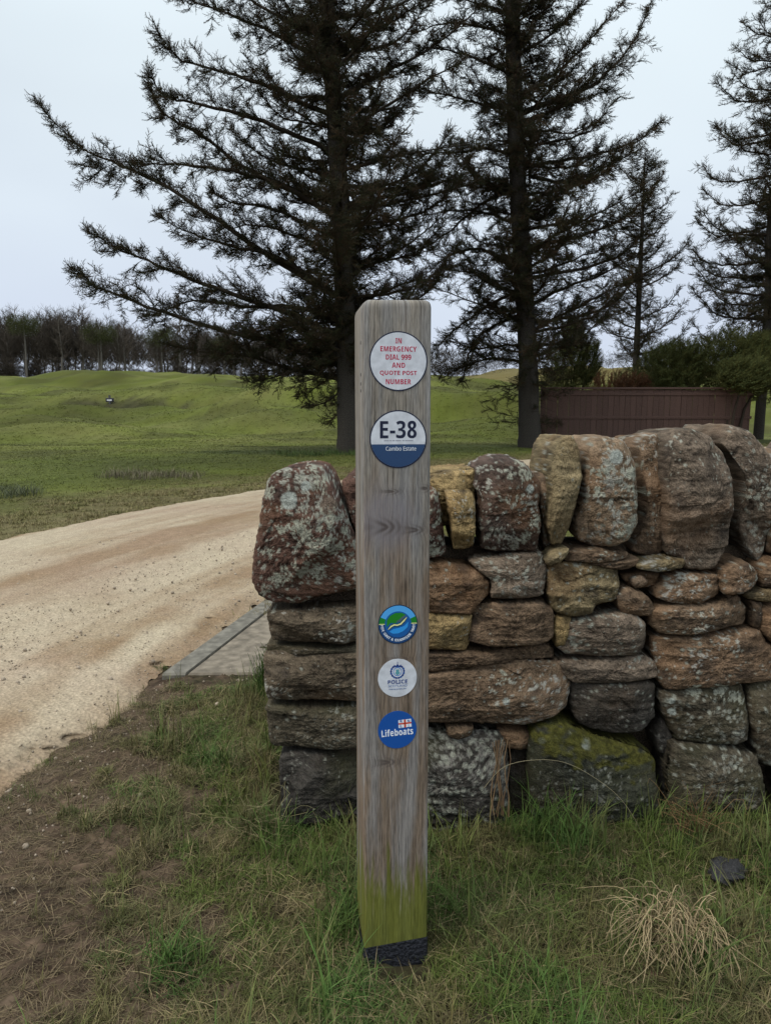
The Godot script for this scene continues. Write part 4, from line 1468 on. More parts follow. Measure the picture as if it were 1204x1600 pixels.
func build_misc() -> void:
	# concrete pad with a stone edging beside the track
	var st := tool()
	var pad := [Vector2(-0.955, -3.50), Vector2(1.4, -3.56), Vector2(1.9, -5.6), Vector2(-0.53, -5.5)]
	var rim := [Vector2(-1.075, -3.49), Vector2(-0.965, -3.495), Vector2(-0.54, -5.5), Vector2(-0.64, -5.5)]
	for q in [[pad, 0.016, "pavement", Color(0.262, 0.218, 0.165)], [rim, 0.018, "kerb", Color(0.222, 0.202, 0.165)]]:
		st = tool()
		st.set_smooth_group(-1)
		var p: Array = q[0]
		var up: float = q[1]
		var e := 0.012
		var mid: Vector2 = (Vector2(p[0]) + p[1] + p[2] + p[3]) / 4.0
		var rows := [[], [], []]
		for k in 4:
			var inn: Vector2 = p[k] + (mid - p[k]).normalized() * e
			rows[0].append(Vector3(p[k].x, -0.12, p[k].y))
			rows[1].append(Vector3(p[k].x, up - 0.01, p[k].y))
			rows[2].append(Vector3(inn.x, up, inn.y))
		for a in 2:
			for k in 4:
				var k2 := (k + 1) % 4
				for v in [rows[a][k], rows[a + 1][k2], rows[a][k2], rows[a][k], rows[a + 1][k], rows[a + 1][k2]]:
					st.add_vertex(v)
		for v in [rows[2][0], rows[2][3], rows[2][2], rows[2][0], rows[2][2], rows[2][1]]:
			st.add_vertex(v)
		var m := mat(q[3].r, q[3].g, q[3].b, 0.9)
		grainy(m, 1.1, 0.62, 1.0, 0.15, 95, 0.02)
		structure(q[2], done(st), m)
	# small tee sign in the rough
	var at := Vector3(-16.15, land(-16.15, -45.0), -45.0)
	var s := thing("tee_marker", "small dark and white marker standing in the rough by the bunker", "marker", at)
	var box := tool()
	bevel_box(box, Vector3(-0.22, 0.10, -0.06), Vector3(0.22, 0.34, 0.06), 0.03)
	part("panel", done(box), mat(0.03, 0.03, 0.035, 0.6), s)
	box = tool()
	bevel_box(box, Vector3(-0.14, 0.16, 0.062), Vector3(0.14, 0.25, 0.075), 0.006)
	part("plate", done(box), mat(0.62, 0.62, 0.66, 0.6), s)
	box = tool()
	bevel_box(box, Vector3(-0.05, -0.1, -0.05), Vector3(0.05, 0.50, 0.05), 0.012)
	part("stake", done(box), mat(0.08, 0.08, 0.085, 0.6), s)
	# clumps of heather and rushes on the far verge
	var sm := blade_mat()
	for h in [[-5.8, -10.6, 0.55, Color(0.09, 0.10, 0.055), "grey-green rush clump on the far verge at the picture's left"], [-3.9, -12.6, 0.5, Color(0.15, 0.13, 0.085), "pale dead grass patch on the far verge"], [-1.6, -17.2, 0.6, Color(0.055, 0.085, 0.026), "dark green grass bank at the foot of the big spruce"]]:
		var mm := copies("verge_clump", tuft_mesh(40, 0.16, 0.004, 0.22, 0.8, 70), 26, true)
		mm.material_override = sm
		tag(mm, h[4], "grass clump", "", "stuff")
		for k in 26:
			var x: float = h[0] + rng.randf_range(-1.0, 1.0) * h[2] * 1.6
			var z: float = h[1] + rng.randf_range(-1.0, 1.0) * h[2]
			put(mm, k, Transform3D(Basis(Vector3.UP, rng.randf() * TAU).scaled(Vector3.ONE * rng.randf_range(0.7, 1.3)), Vector3(x, land(x, z) - 0.01, z)), h[3] * rng.randf_range(0.7, 1.3))

func overcast() -> Image:
	# an even cloud sheet, a little brighter overhead, with faint soft structure
	var w := 1024
	var h := 512
	var im := Image.create(w, h, false, Image.FORMAT_RGBAF)
	var n := FastNoiseLite.new()
	n.frequency = 0.9
	n.fractal_octaves = 4
	n.seed = 12
	for y in h:
		var el := PI * (0.5 - (y + 0.5) / h)
		for x in w:
			var az := TAU * x / w
			var d := Vector3(cos(az) * cos(el), sin(el), sin(az) * cos(el))
			var k := maxf(0.0, d.y)
			var cloud := n.get_noise_3d(d.x * 1.6, d.y * 3.2, d.z * 1.6)
			var low := Color(0.505, 0.565, 0.675)
			var high := Color(0.590, 0.665, 0.715)
			var c := low.lerp(high, smoothstep(0.0, 0.42, k + 0.10 * cloud))
			c *= (1.0 + 0.95 * smoothstep(0.30, 1.0, k)) * (1.0 + 0.09 * cloud)
			if d.y < 0.0:
				c = Color(0.16, 0.15, 0.10)
			c.a = 1.0
			im.set_pixel(x, y, c)
	return im

func _ready() -> void:
	var cam := Camera3D.new()
	cam.name = "camera"
	cam.position = Vector3(0, 1.35, 0)
	cam.rotation_degrees = Vector3(-8.87, 0, 0)
	cam.fov = 68.0
	cam.near = 0.05
	cam.far = 2000.0
	cam.current = true
	add_child(cam)
	var env := Environment.new()
	env.background_mode = Environment.BG_SKY
	var sky := Sky.new()
	var pan := PanoramaSkyMaterial.new()
	pan.panorama = ImageTexture.create_from_image(overcast())
	sky.sky_material = pan
	env.sky = sky
	env.tonemap_mode = Environment.TONE_MAPPER_LINEAR
	env.tonemap_exposure = 1.28
	env.sdfgi_enabled = true
	env.ssao_enabled = true
	env.ssil_enabled = true
	var we := WorldEnvironment.new()
	we.name = "world_environment"
	we.environment = env
	add_child(we)
	var sun := DirectionalLight3D.new()
	sun.name = "sun"
	sun.light_energy = 0.5
	sun.light_angular_distance = 24.0
	sun.light_color = Color(1.0, 0.97, 0.92)
	sun.shadow_enabled = true
	sun.rotation_degrees = Vector3(-56, -62, 0)
	add_child(sun)
	rng.seed = 20
	noise_a.noise_type = FastNoiseLite.TYPE_SIMPLEX_SMOOTH
	noise_a.frequency = 0.01 * 3.0
	noise_a.fractal_octaves = 3
	noise_a.seed = 4
	noise_b.noise_type = FastNoiseLite.TYPE_SIMPLEX
	noise_b.frequency = 0.05
	noise_b.fractal_octaves = 3
	noise_b.seed = 8
	noise_cell.noise_type = FastNoiseLite.TYPE_CELLULAR
	noise_cell.cellular_return_type = FastNoiseLite.RETURN_CELL_VALUE
	noise_cell.frequency = 0.18
	noise_cell.fractal_type = FastNoiseLite.FRACTAL_NONE
	noise_disc.noise_type = FastNoiseLite.TYPE_CELLULAR
	noise_disc.cellular_return_type = FastNoiseLite.RETURN_DISTANCE
	noise_disc.fractal_type = FastNoiseLite.FRACTAL_NONE
	noise_disc.frequency = 0.45
	var t0 := Time.get_ticks_msec()
	build_land()
	build_track()
	print("land ", Time.get_ticks_msec() - t0)
	back_stone = stone_lump(16, 10, 0.35, 2)
	build_wall()
	print("wall ", Time.get_ticks_msec() - t0)
	build_post()
	print("post ", Time.get_ticks_msec() - t0)
	build_spruces()
	print("spruces ", Time.get_ticks_msec() - t0)
	var lc := Soup.new()
	for k in 26:
		var p := Vector3(rng.randf_range(-1, 1), rng.randf_range(-1, 1), rng.randf_range(-1, 1)) * 0.45
		var a := Vector3(rng.randf_range(-1, 1), rng.randf_range(-1, 1), rng.randf_range(-1, 1)).normalized() * 0.11
		var b := Vector3(rng.randf_range(-1, 1), rng.randf_range(-1, 1), rng.randf_range(-1, 1)).normalized() * 0.09
		lc.tri(p, p + a, p + b, Color.WHITE * rng.randf_range(0.7, 1.2))
	leaf_clump = lc.mesh()
	build_fence()
	build_shrubs()
	build_woodland()
	build_far_hedge()
	build_misc()
	print("far ", Time.get_ticks_msec() - t0)
	build_grass()
	build_small()
	print("all ", Time.get_ticks_msec() - t0)

func stone_data() -> Array:
	return [
		["stone", "orange", 0.25, 0.26, 0.000, 0.020, [0.008, 0.816, 0.134, 0.828, 0.244, 0.822, 0.301, 0.796, 0.323, 0.772, 0.321, 0.737, 0.284, 0.705, 0.265, 0.675, 0.199, 0.677, 0.008, 0.679]],
		["stone", "grey", 0.45, 0.26, 0.000, 0.020, [0.261, 0.836, 0.300, 0.848, 0.490, 0.858, 0.489, 0.737, 0.398, 0.725, 0.329, 0.727, 0.329, 0.776, 0.279, 0.816]],
		["stone", "yellow", 0.10, 0.26, 0.000, 0.020, [0.008, 0.669, 0.134, 0.671, 0.265, 0.667, 0.252, 0.554, 0.188, 0.562, 0.008, 0.580]],
		["stone", "brown", 0.25, 0.26, -0.010, 0.020, [0.277, 0.698, 0.389, 0.709, 0.475, 0.713, 0.519, 0.684, 0.521, 0.604, 0.478, 0.582, 0.318, 0.574, 0.262, 0.588, 0.268, 0.650]],
		["stone", "brown", 0.15, 0.26, 0.000, 0.020, [0.004, 0.568, 0.135, 0.554, 0.246, 0.546, 0.508, 0.570, 0.524, 0.530, 0.286, 0.514, 0.135, 0.493, 0.004, 0.499]],
		["stone", "brown", 0.25, 0.26, -0.015, 0.020, [0.000, 0.485, 0.134, 0.489, 0.302, 0.515, 0.545, 0.521, 0.576, 0.454, 0.565, 0.385, 0.514, 0.351, 0.435, 0.326, 0.286, 0.332, 0.004, 0.341]],
		["stone", "brown", 0.10, 0.15, 0.000, 0.020, [0.196, 0.324, 0.272, 0.318, 0.268, 0.293, 0.231, 0.276, 0.196, 0.293]],
		["stone", "dark", 0.75, 0.26, -0.020, 0.020, [0.004, 0.320, 0.131, 0.302, 0.362, 0.294, 0.384, 0.253, 0.381, 0.069, 0.368, -0.010, 0.231, -0.031, 0.004, -0.031]],
		["stone", "brown", 0.30, 0.15, 0.020, 0.020, [0.355, 0.300, 0.461, 0.288, 0.449, 0.240, 0.385, 0.240]],
		["stone", "moss", 0.25, 0.26, -0.030, 0.035, [0.451, 0.274, 0.480, 0.321, 0.549, 0.331, 0.669, 0.278, 0.799, 0.243, 0.846, 0.203, 0.855, 0.017, 0.677, -0.025, 0.466, -0.004]],
		["stone", "yellow", 0.05, 0.14, 0.020, 0.020, [0.530, 0.659, 0.580, 0.655, 0.558, 0.570, 0.534, 0.570]],
		["stone", "olive", 0.60, 0.26, 0.000, 0.020, [0.503, 0.820, 0.556, 0.832, 0.634, 0.834, 0.723, 0.812, 0.718, 0.721, 0.647, 0.705, 0.638, 0.677, 0.579, 0.667, 0.525, 0.681, 0.504, 0.737]],
		["stone", "grey", 0.70, 0.26, -0.010, 0.020, [0.573, 0.650, 0.635, 0.664, 0.755, 0.678, 0.801, 0.644, 0.807, 0.574, 0.782, 0.549, 0.648, 0.541, 0.569, 0.545, 0.541, 0.570, 0.556, 0.620]],
		["stone", "grey", 0.30, 0.26, 0.000, 0.020, [0.560, 0.522, 0.711, 0.530, 0.802, 0.538, 0.844, 0.518, 0.856, 0.469, 0.593, 0.459, 0.557, 0.485, 0.546, 0.516]],
		["stone", "dark", 0.30, 0.26, 0.000, 0.020, [0.589, 0.451, 0.822, 0.455, 0.849, 0.436, 0.850, 0.342, 0.805, 0.299, 0.713, 0.293, 0.606, 0.326, 0.585, 0.383]],
		["stone", "dkgreen", 0.75, 0.26, 0.000, 0.020, [0.865, 0.420, 0.992, 0.440, 1.121, 0.449, 1.138, 0.373, 1.139, 0.270, 1.039, 0.264, 0.922, 0.268, 0.888, 0.332]],
		["stone", "dkgreen", 0.50, 0.26, -0.020, 0.020, [0.901, 0.253, 0.991, 0.259, 1.090, 0.249, 1.171, 0.218, 1.199, 0.042, 1.060, 0.011, 0.909, 0.032]],
		["stone", "orange", 0.30, 0.26, 0.000, 0.020, [0.832, 0.596, 1.006, 0.608, 1.160, 0.623, 1.193, 0.576, 1.242, 0.562, 1.246, 0.463, 1.091, 0.453, 0.875, 0.436, 0.846, 0.516]],
		["stone", "brown", 0.35, 0.26, -0.010, 0.020, [0.826, 0.686, 0.900, 0.705, 1.017, 0.707, 1.091, 0.727, 1.120, 0.690, 1.115, 0.640, 0.956, 0.616, 0.859, 0.612, 0.825, 0.640]],
		["stone", "brown", 0.15, 0.16, 0.000, 0.020, [0.717, 0.729, 0.752, 0.753, 0.814, 0.723, 0.835, 0.683, 0.816, 0.669, 0.737, 0.673]],
		["stone", "orange", 0.35, 0.26, 0.000, 0.020, [0.843, 0.747, 0.866, 0.780, 0.900, 0.802, 1.034, 0.792, 1.032, 0.737, 0.978, 0.713, 0.903, 0.711, 0.844, 0.725]],
		["stone", "orange", 0.45, 0.26, -0.015, 0.020, [1.031, 0.806, 1.054, 0.829, 1.108, 0.837, 1.140, 0.810, 1.142, 0.774, 1.092, 0.750, 1.043, 0.745]],
		["stone", "olive", 0.35, 0.18, -0.010, 0.020, [0.778, 0.830, 0.875, 0.850, 0.914, 0.844, 0.907, 0.822, 0.837, 0.812, 0.782, 0.816]],
		["stone", "brown", 0.10, 0.20, 0.000, 0.020, [0.555, 0.867, 0.643, 0.879, 0.741, 0.867, 0.751, 0.852, 0.703, 0.842, 0.565, 0.838]],
		["stone", "brown", 0.10, 0.20, 0.010, 0.020, [0.588, 0.830, 0.666, 0.836, 0.780, 0.844, 0.769, 0.822, 0.726, 0.814, 0.647, 0.826]],
		["stone", "olive", 0.20, 0.12, -0.020, 0.020, [0.490, 0.848, 0.525, 0.872, 0.554, 0.881, 0.546, 0.860, 0.504, 0.834]],
		["stone", "olive", 0.35, 0.26, 0.000, 0.020, [1.115, 0.739, 1.185, 0.753, 1.237, 0.739, 1.187, 0.719, 1.124, 0.723]],
		["stone", "orange", 0.20, 0.26, 0.000, 0.020, [1.157, 0.687, 1.188, 0.705, 1.249, 0.701, 1.254, 0.584, 1.197, 0.590, 1.171, 0.627]],
		["stone", "brown", 0.20, 0.15, 0.015, 0.020, [1.135, 0.709, 1.167, 0.703, 1.164, 0.632, 1.142, 0.636]],
		["stone", "dkgreen", 0.70, 0.26, 0.000, 0.020, [1.142, 0.434, 1.235, 0.449, 1.272, 0.332, 1.253, 0.177, 1.182, 0.198, 1.153, 0.311]],
		["stone", "brown", 0.25, 0.26, 0.000, 0.020, [1.159, 0.816, 1.193, 0.842, 1.243, 0.836, 1.246, 0.760, 1.167, 0.762]],
		["stone", "brown", 0.10, 0.12, 0.050, 0.020, [0.747, 0.784, 0.799, 0.794, 0.859, 0.788, 0.851, 0.754, 0.770, 0.748]],
		["stone", "grey", 0.20, 0.08, 0.020, 0.020, [0.766, 0.777, 0.789, 0.787, 0.810, 0.775, 0.802, 0.759, 0.774, 0.757]],
		["stone", "dark", 0.20, 0.14, 0.060, 0.020, [0.886, 0.316, 0.907, 0.299, 0.934, 0.232, 0.919, 0.200, 0.881, 0.210, 0.867, 0.263]],
		["stone", "dark", 0.20, 0.14, 0.070, 0.020, [0.894, 0.174, 0.931, 0.195, 0.939, -0.042, 0.901, -0.042]],
		["stone", "dark", 0.20, 0.14, 0.070, 0.020, [0.403, 0.195, 0.471, 0.212, 0.476, -0.063, 0.407, -0.063]],
		["stone", "gbrown", 0.45, 0.46, 0.000, 0.020, [-0.373, 0.681, -0.241, 0.687, -0.099, 0.691, -0.004, 0.697, 0.000, 0.590, -0.202, 0.576, -0.361, 0.582, -0.372, 0.633]],
		["stone", "dkgreen", 0.20, 0.42, 0.020, 0.020, [-0.372, 0.565, -0.204, 0.563, -0.004, 0.574, -0.004, 0.549, -0.204, 0.545, -0.372, 0.541]],
		["stone", "gbrown", 0.45, 0.48, -0.012, 0.020, [-0.383, 0.546, -0.241, 0.556, -0.083, 0.554, -0.004, 0.550, -0.004, 0.405, -0.222, 0.392, -0.377, 0.398, -0.386, 0.480]],
		["stone", "dkgreen", 0.50, 0.46, 0.000, 0.020, [-0.379, 0.379, -0.164, 0.385, -0.004, 0.389, -0.004, 0.260, -0.185, 0.235, -0.369, 0.237, -0.384, 0.311]],
		["stone", "dark", 0.20, 0.46, -0.010, 0.020, [-0.344, 0.213, -0.204, 0.230, -0.004, 0.258, 0.000, -0.058, -0.247, -0.058, -0.335, -0.016]],
		["cope", "red", 0.72, 0.44, -0.020, 0.030, [-0.347, 1.116, -0.308, 1.131, -0.235, 1.139, -0.192, 1.129, -0.168, 1.097, -0.139, 1.035, -0.110, 0.973, -0.082, 0.899, -0.055, 0.821, -0.059, 0.752, -0.121, 0.738, -0.190, 0.722, -0.274, 0.700, -0.346, 0.698, -0.401, 0.722, -0.421, 0.777, -0.416, 0.850, -0.402, 0.909, -0.380, 1.045, -0.366, 1.093]],
		["cope", "red", 0.40, 0.34, 0.060, 0.020, [-0.140, 1.070, -0.114, 1.102, -0.074, 1.114, -0.024, 1.100, -0.004, 0.984, -0.004, 0.823, -0.054, 0.812, -0.108, 0.944]],
		["cope", "red", 0.75, 0.38, 0.000, 0.020, [0.051, 1.052, 0.093, 1.081, 0.136, 1.075, 0.160, 1.058, 0.184, 0.974, 0.196, 0.860, 0.177, 0.838, 0.094, 0.834, 0.026, 0.834, 0.031, 0.954]],
		["cope", "yellow", 0.12, 0.36, 0.000, 0.020, [0.179, 1.059, 0.265, 1.056, 0.281, 1.022, 0.274, 0.875, 0.210, 0.864, 0.197, 0.954]],
		["cope", "yellow", 0.12, 0.30, 0.070, 0.020, [0.106, 1.079, 0.148, 1.107, 0.286, 1.117, 0.297, 1.033, 0.292, 0.962, 0.177, 0.922, 0.117, 0.982]],
		["cope", "dkred", 0.60, 0.40, 0.000, 0.030, [0.270, 1.067, 0.280, 1.118, 0.316, 1.143, 0.361, 1.156, 0.423, 1.152, 0.447, 1.122, 0.478, 1.085, 0.476, 1.013, 0.485, 0.958, 0.478, 0.879, 0.461, 0.858, 0.341, 0.856, 0.296, 0.875, 0.281, 0.970, 0.286, 1.036]],
		["cope", "brown", 0.30, 0.34, 0.070, 0.020, [0.482, 1.002, 0.497, 1.087, 0.521, 1.095, 0.545, 0.881, 0.505, 0.857, 0.493, 0.942]],
		["cope", "olive", 0.28, 0.40, -0.010, 0.030, [0.503, 1.113, 0.517, 1.184, 0.543, 1.224, 0.574, 1.224, 0.594, 1.188, 0.601, 1.117, 0.588, 1.018, 0.570, 0.942, 0.546, 0.889, 0.515, 0.883, 0.494, 0.944, 0.499, 1.032]],
		["cope", "tan", 0.62, 0.40, -0.010, 0.035, [0.613, 1.138, 0.617, 1.188, 0.640, 1.219, 0.680, 1.224, 0.722, 1.217, 0.743, 1.186, 0.761, 1.146, 0.774, 1.049, 0.775, 0.952, 0.748, 0.911, 0.708, 0.881, 0.648, 0.873, 0.601, 0.893, 0.584, 0.936, 0.596, 1.014]],
		["cope", "brown", 0.35, 0.36, 0.055, 0.020, [0.797, 1.183, 0.812, 1.219, 0.847, 1.227, 0.868, 1.203, 0.881, 0.852, 0.824, 0.838, 0.779, 0.856, 0.809, 0.975, 0.805, 1.116]],
		["cope", "grey", 0.30, 0.42, -0.020, 0.030, [0.846, 1.150, 0.855, 1.215, 0.885, 1.246, 0.935, 1.251, 0.989, 1.227, 1.037, 1.177, 1.063, 1.114, 1.066, 0.996, 1.061, 0.879, 1.019, 0.807, 0.931, 0.805, 0.903, 0.840, 0.863, 0.864, 0.848, 1.035]],
		["cope", "grey", 0.50, 0.40, 0.030, 0.020, [1.027, 1.205, 1.060, 1.261, 1.116, 1.247, 1.165, 1.191, 1.199, 1.142, 1.211, 0.949, 1.192, 0.843, 1.170, 0.821, 1.136, 0.861, 1.108, 0.913, 1.108, 1.067, 1.076, 1.154]],
		["cope", "brown", 0.35, 0.40, 0.000, 0.020, [1.190, 1.129, 1.227, 1.178, 1.279, 1.178, 1.317, 1.110, 1.334, 0.860, 1.272, 0.840, 1.197, 0.852]],
		["cope", "grey", 0.40, 0.40, 0.000, 0.020, [1.327, 1.149, 1.361, 1.206, 1.428, 1.206, 1.475, 1.129, 1.487, 0.856, 1.370, 0.840, 1.337, 0.875]],
		["cope", "olive", 0.40, 0.40, 0.000, 0.020, [1.484, 1.110, 1.526, 1.187, 1.604, 1.187, 1.647, 1.110, 1.659, 0.860, 1.566, 0.840, 1.498, 0.864]],
		["cope", "brown", 0.40, 0.40, 0.000, 0.020, [1.653, 1.149, 1.699, 1.206, 1.777, 1.197, 1.812, 1.110, 1.820, 0.856, 1.684, 0.846]],
		["stone", "brown", 0.54, 0.26, 0.000, 0.020, [1.257, 0.822, 1.372, 0.835, 1.479, 0.822, 1.496, 0.766, 1.486, 0.721, 1.378, 0.713, 1.266, 0.716, 1.251, 0.766]],
		["stone", "olive", 0.26, 0.26, 0.000, 0.020, [1.501, 0.824, 1.625, 0.826, 1.739, 0.828, 1.757, 0.766, 1.746, 0.719, 1.632, 0.701, 1.512, 0.718, 1.507, 0.766]],
		["stone", "grey", 0.27, 0.26, 0.000, 0.020, [1.764, 0.823, 1.800, 0.821, 1.832, 0.828, 1.839, 0.766, 1.846, 0.718, 1.807, 0.711, 1.773, 0.713, 1.762, 0.766]],
		["stone", "orange", 0.53, 0.26, 0.000, 0.020, [1.259, 0.694, 1.332, 0.701, 1.401, 0.700, 1.411, 0.639, 1.395, 0.582, 1.339, 0.575, 1.261, 0.582, 1.260, 0.639]],
		["stone", "brown", 0.38, 0.26, 0.000, 0.020, [1.414, 0.689, 1.519, 0.693, 1.614, 0.697, 1.631, 0.639, 1.624, 0.586, 1.526, 0.574, 1.416, 0.587, 1.415, 0.639]],
		["stone", "orange", 0.54, 0.26, 0.000, 0.020, [1.626, 0.684, 1.741, 0.707, 1.841, 0.691, 1.856, 0.639, 1.847, 0.579, 1.749, 0.580, 1.640, 0.589, 1.631, 0.639]],
		["stone", "orange", 0.60, 0.26, 0.000, 0.020, [1.260, 0.569, 1.378, 0.564, 1.484, 0.566, 1.483, 0.528, 1.487, 0.488, 1.382, 0.488, 1.271, 0.500, 1.274, 0.528]],
		["stone", "olive", 0.33, 0.26, 0.000, 0.020, [1.491, 0.554, 1.566, 0.571, 1.625, 0.558, 1.633, 0.528, 1.627, 0.495, 1.571, 0.494, 1.501, 0.499, 1.504, 0.528]],
		["stone", "grey", 0.59, 0.26, 0.000, 0.020, [1.642, 0.562, 1.751, 0.568, 1.852, 0.567, 1.855, 0.528, 1.849, 0.495, 1.757, 0.479, 1.658, 0.491, 1.645, 0.528]],
		["stone", "olive", 0.31, 0.26, 0.000, 0.020, [1.275, 0.463, 1.351, 0.481, 1.431, 0.466, 1.434, 0.416, 1.433, 0.358, 1.357, 0.359, 1.282, 0.366, 1.272, 0.416]],
		["stone", "orange", 0.58, 0.26, 0.000, 0.020, [1.435, 0.474, 1.561, 0.473, 1.676, 0.466, 1.679, 0.416, 1.678, 0.366, 1.568, 0.357, 1.450, 0.365, 1.437, 0.416]],
		["stone", "olive", 0.34, 0.26, 0.000, 0.020, [1.694, 0.463, 1.777, 0.476, 1.867, 0.463, 1.865, 0.416, 1.864, 0.368, 1.786, 0.351, 1.706, 0.363, 1.695, 0.416]],
		["stone", "dkgreen", 0.51, 0.26, 0.000, 0.020, [1.277, 0.335, 1.357, 0.350, 1.434, 0.336, 1.440, 0.270, 1.440, 0.210, 1.365, 0.201, 1.286, 0.199, 1.275, 0.270]],
		["stone", "dkgreen", 0.45, 0.26, 0.000, 0.020, [1.437, 0.339, 1.561, 0.353, 1.664, 0.346, 1.675, 0.270, 1.673, 0.207, 1.570, 0.203, 1.455, 0.204, 1.449, 0.270]],
		["stone", "dkgreen", 0.30, 0.26, 0.000, 0.020, [1.690, 0.346, 1.779, 0.350, 1.864, 0.342, 1.868, 0.270, 1.880, 0.204, 1.789, 0.203, 1.698, 0.209, 1.689, 0.270]],
		["stone", "dkgreen", 0.32, 0.26, 0.000, 0.020, [1.281, 0.183, 1.420, 0.189, 1.551, 0.178, 1.555, 0.123, 1.549, 0.071, 1.427, 0.063, 1.288, 0.075, 1.280, 0.123]],
		["stone", "dkgreen", 0.46, 0.26, 0.000, 0.020, [1.560, 0.180, 1.690, 0.181, 1.811, 0.182, 1.822, 0.123, 1.817, 0.070, 1.698, 0.054, 1.573, 0.069, 1.569, 0.123]],
		["stone", "dkgreen", 0.54, 0.26, 0.000, 0.020, [1.817, 0.175, 1.855, 0.183, 1.875, 0.183, 1.877, 0.123, 1.892, 0.072, 1.863, 0.055, 1.828, 0.077, 1.829, 0.123]],
		["stone", "dkgreen", 0.22, 0.26, 0.000, 0.020, [1.284, 0.045, 1.377, 0.054, 1.459, 0.050, 1.462, 0.003, 1.453, -0.036, 1.383, -0.049, 1.301, -0.033, 1.292, 0.003]],
		["stone", "dkgreen", 0.41, 0.26, 0.000, 0.020, [1.476, 0.037, 1.611, 0.047, 1.736, 0.052, 1.745, 0.003, 1.751, -0.038, 1.617, -0.047, 1.471, -0.034, 1.475, 0.003]],
		["stone", "dkgreen", 0.25, 0.26, 0.000, 0.020, [1.748, 0.043, 1.826, 0.051, 1.882, 0.042, 1.888, 0.003, 1.891, -0.042, 1.832, -0.044, 1.769, -0.044, 1.761, 0.003]],
	]

const LICHEN := [
	[-0.292, 1.031, 0.0251, 0],
	[-0.241, 1.074, 0.0154, 0],
	[-0.172, 1.016, 0.0271, 2],
	[-0.246, 0.942, 0.0388, 1],
	[-0.170, 0.973, 0.0290, 1],
	[-0.198, 0.903, 0.0349, 1],
	[-0.150, 0.899, 0.0252, 1],
	[-0.234, 0.815, 0.0390, 1],
	[-0.331, 0.791, 0.0234, 1],
	[-0.287, 0.714, 0.0176, 1],
	[-0.292, 0.801, 0.0273, 1],
	[-0.355, 1.054, 0.0212, 1],
	[-0.191, 1.079, 0.0231, 1],
	[-0.294, 0.996, 0.0116, 1],
	[-0.314, 0.942, 0.0136, 1],
	[-0.331, 1.116, 0.0154, 1],
	[-0.216, 1.125, 0.0192, 1],
	[-0.111, 0.840, 0.0175, 1],
	[-0.358, 0.870, 0.0175, 1],
	[-0.371, 0.752, 0.0156, 1],
	[-0.130, 0.938, 0.0155, 1],
	[0.420, 1.118, 0.0250, 1],
	[0.381, 1.108, 0.0154, 1],
	[0.363, 1.035, 0.0174, 1],
	[0.461, 0.957, 0.0232, 1],
	[0.423, 0.922, 0.0175, 1],
	[0.436, 1.066, 0.0116, 0],
	[0.394, 1.039, 0.0097, 1],
	[0.692, 1.162, 0.0211, 0],
	[0.743, 1.116, 0.0173, 1],
	[0.752, 1.070, 0.0174, 1],
	[0.756, 1.016, 0.0155, 1],
	[0.725, 0.934, 0.0271, 1],
	[0.743, 0.973, 0.0174, 1],
	[0.643, 1.116, 0.0173, 1],
	[0.637, 1.064, 0.0154, 1],
	[0.671, 1.064, 0.0116, 2],
	[0.151, 1.039, 0.0154, 1],
	[0.170, 0.973, 0.0155, 1],
	[0.155, 0.872, 0.0233, 1],
	[0.135, 0.996, 0.0116, 1],
	[0.795, 1.122, 0.0135, 1],
	[0.807, 1.045, 0.0116, 1],
	[0.372, 0.412, 0.0099, 0],
	[0.365, 0.483, 0.0138, 1],
	[0.483, 0.290, 0.0099, 0],
	[0.622, 0.275, 0.0139, 0],
	[0.892, 0.402, 0.0099, 0],
	[0.897, 0.365, 0.0119, 0],
	[0.964, 0.438, 0.0178, 1],
	[1.043, 0.432, 0.0237, 1],
	[1.084, 0.412, 0.0178, 1],
	[1.114, 0.402, 0.0119, 1],
]

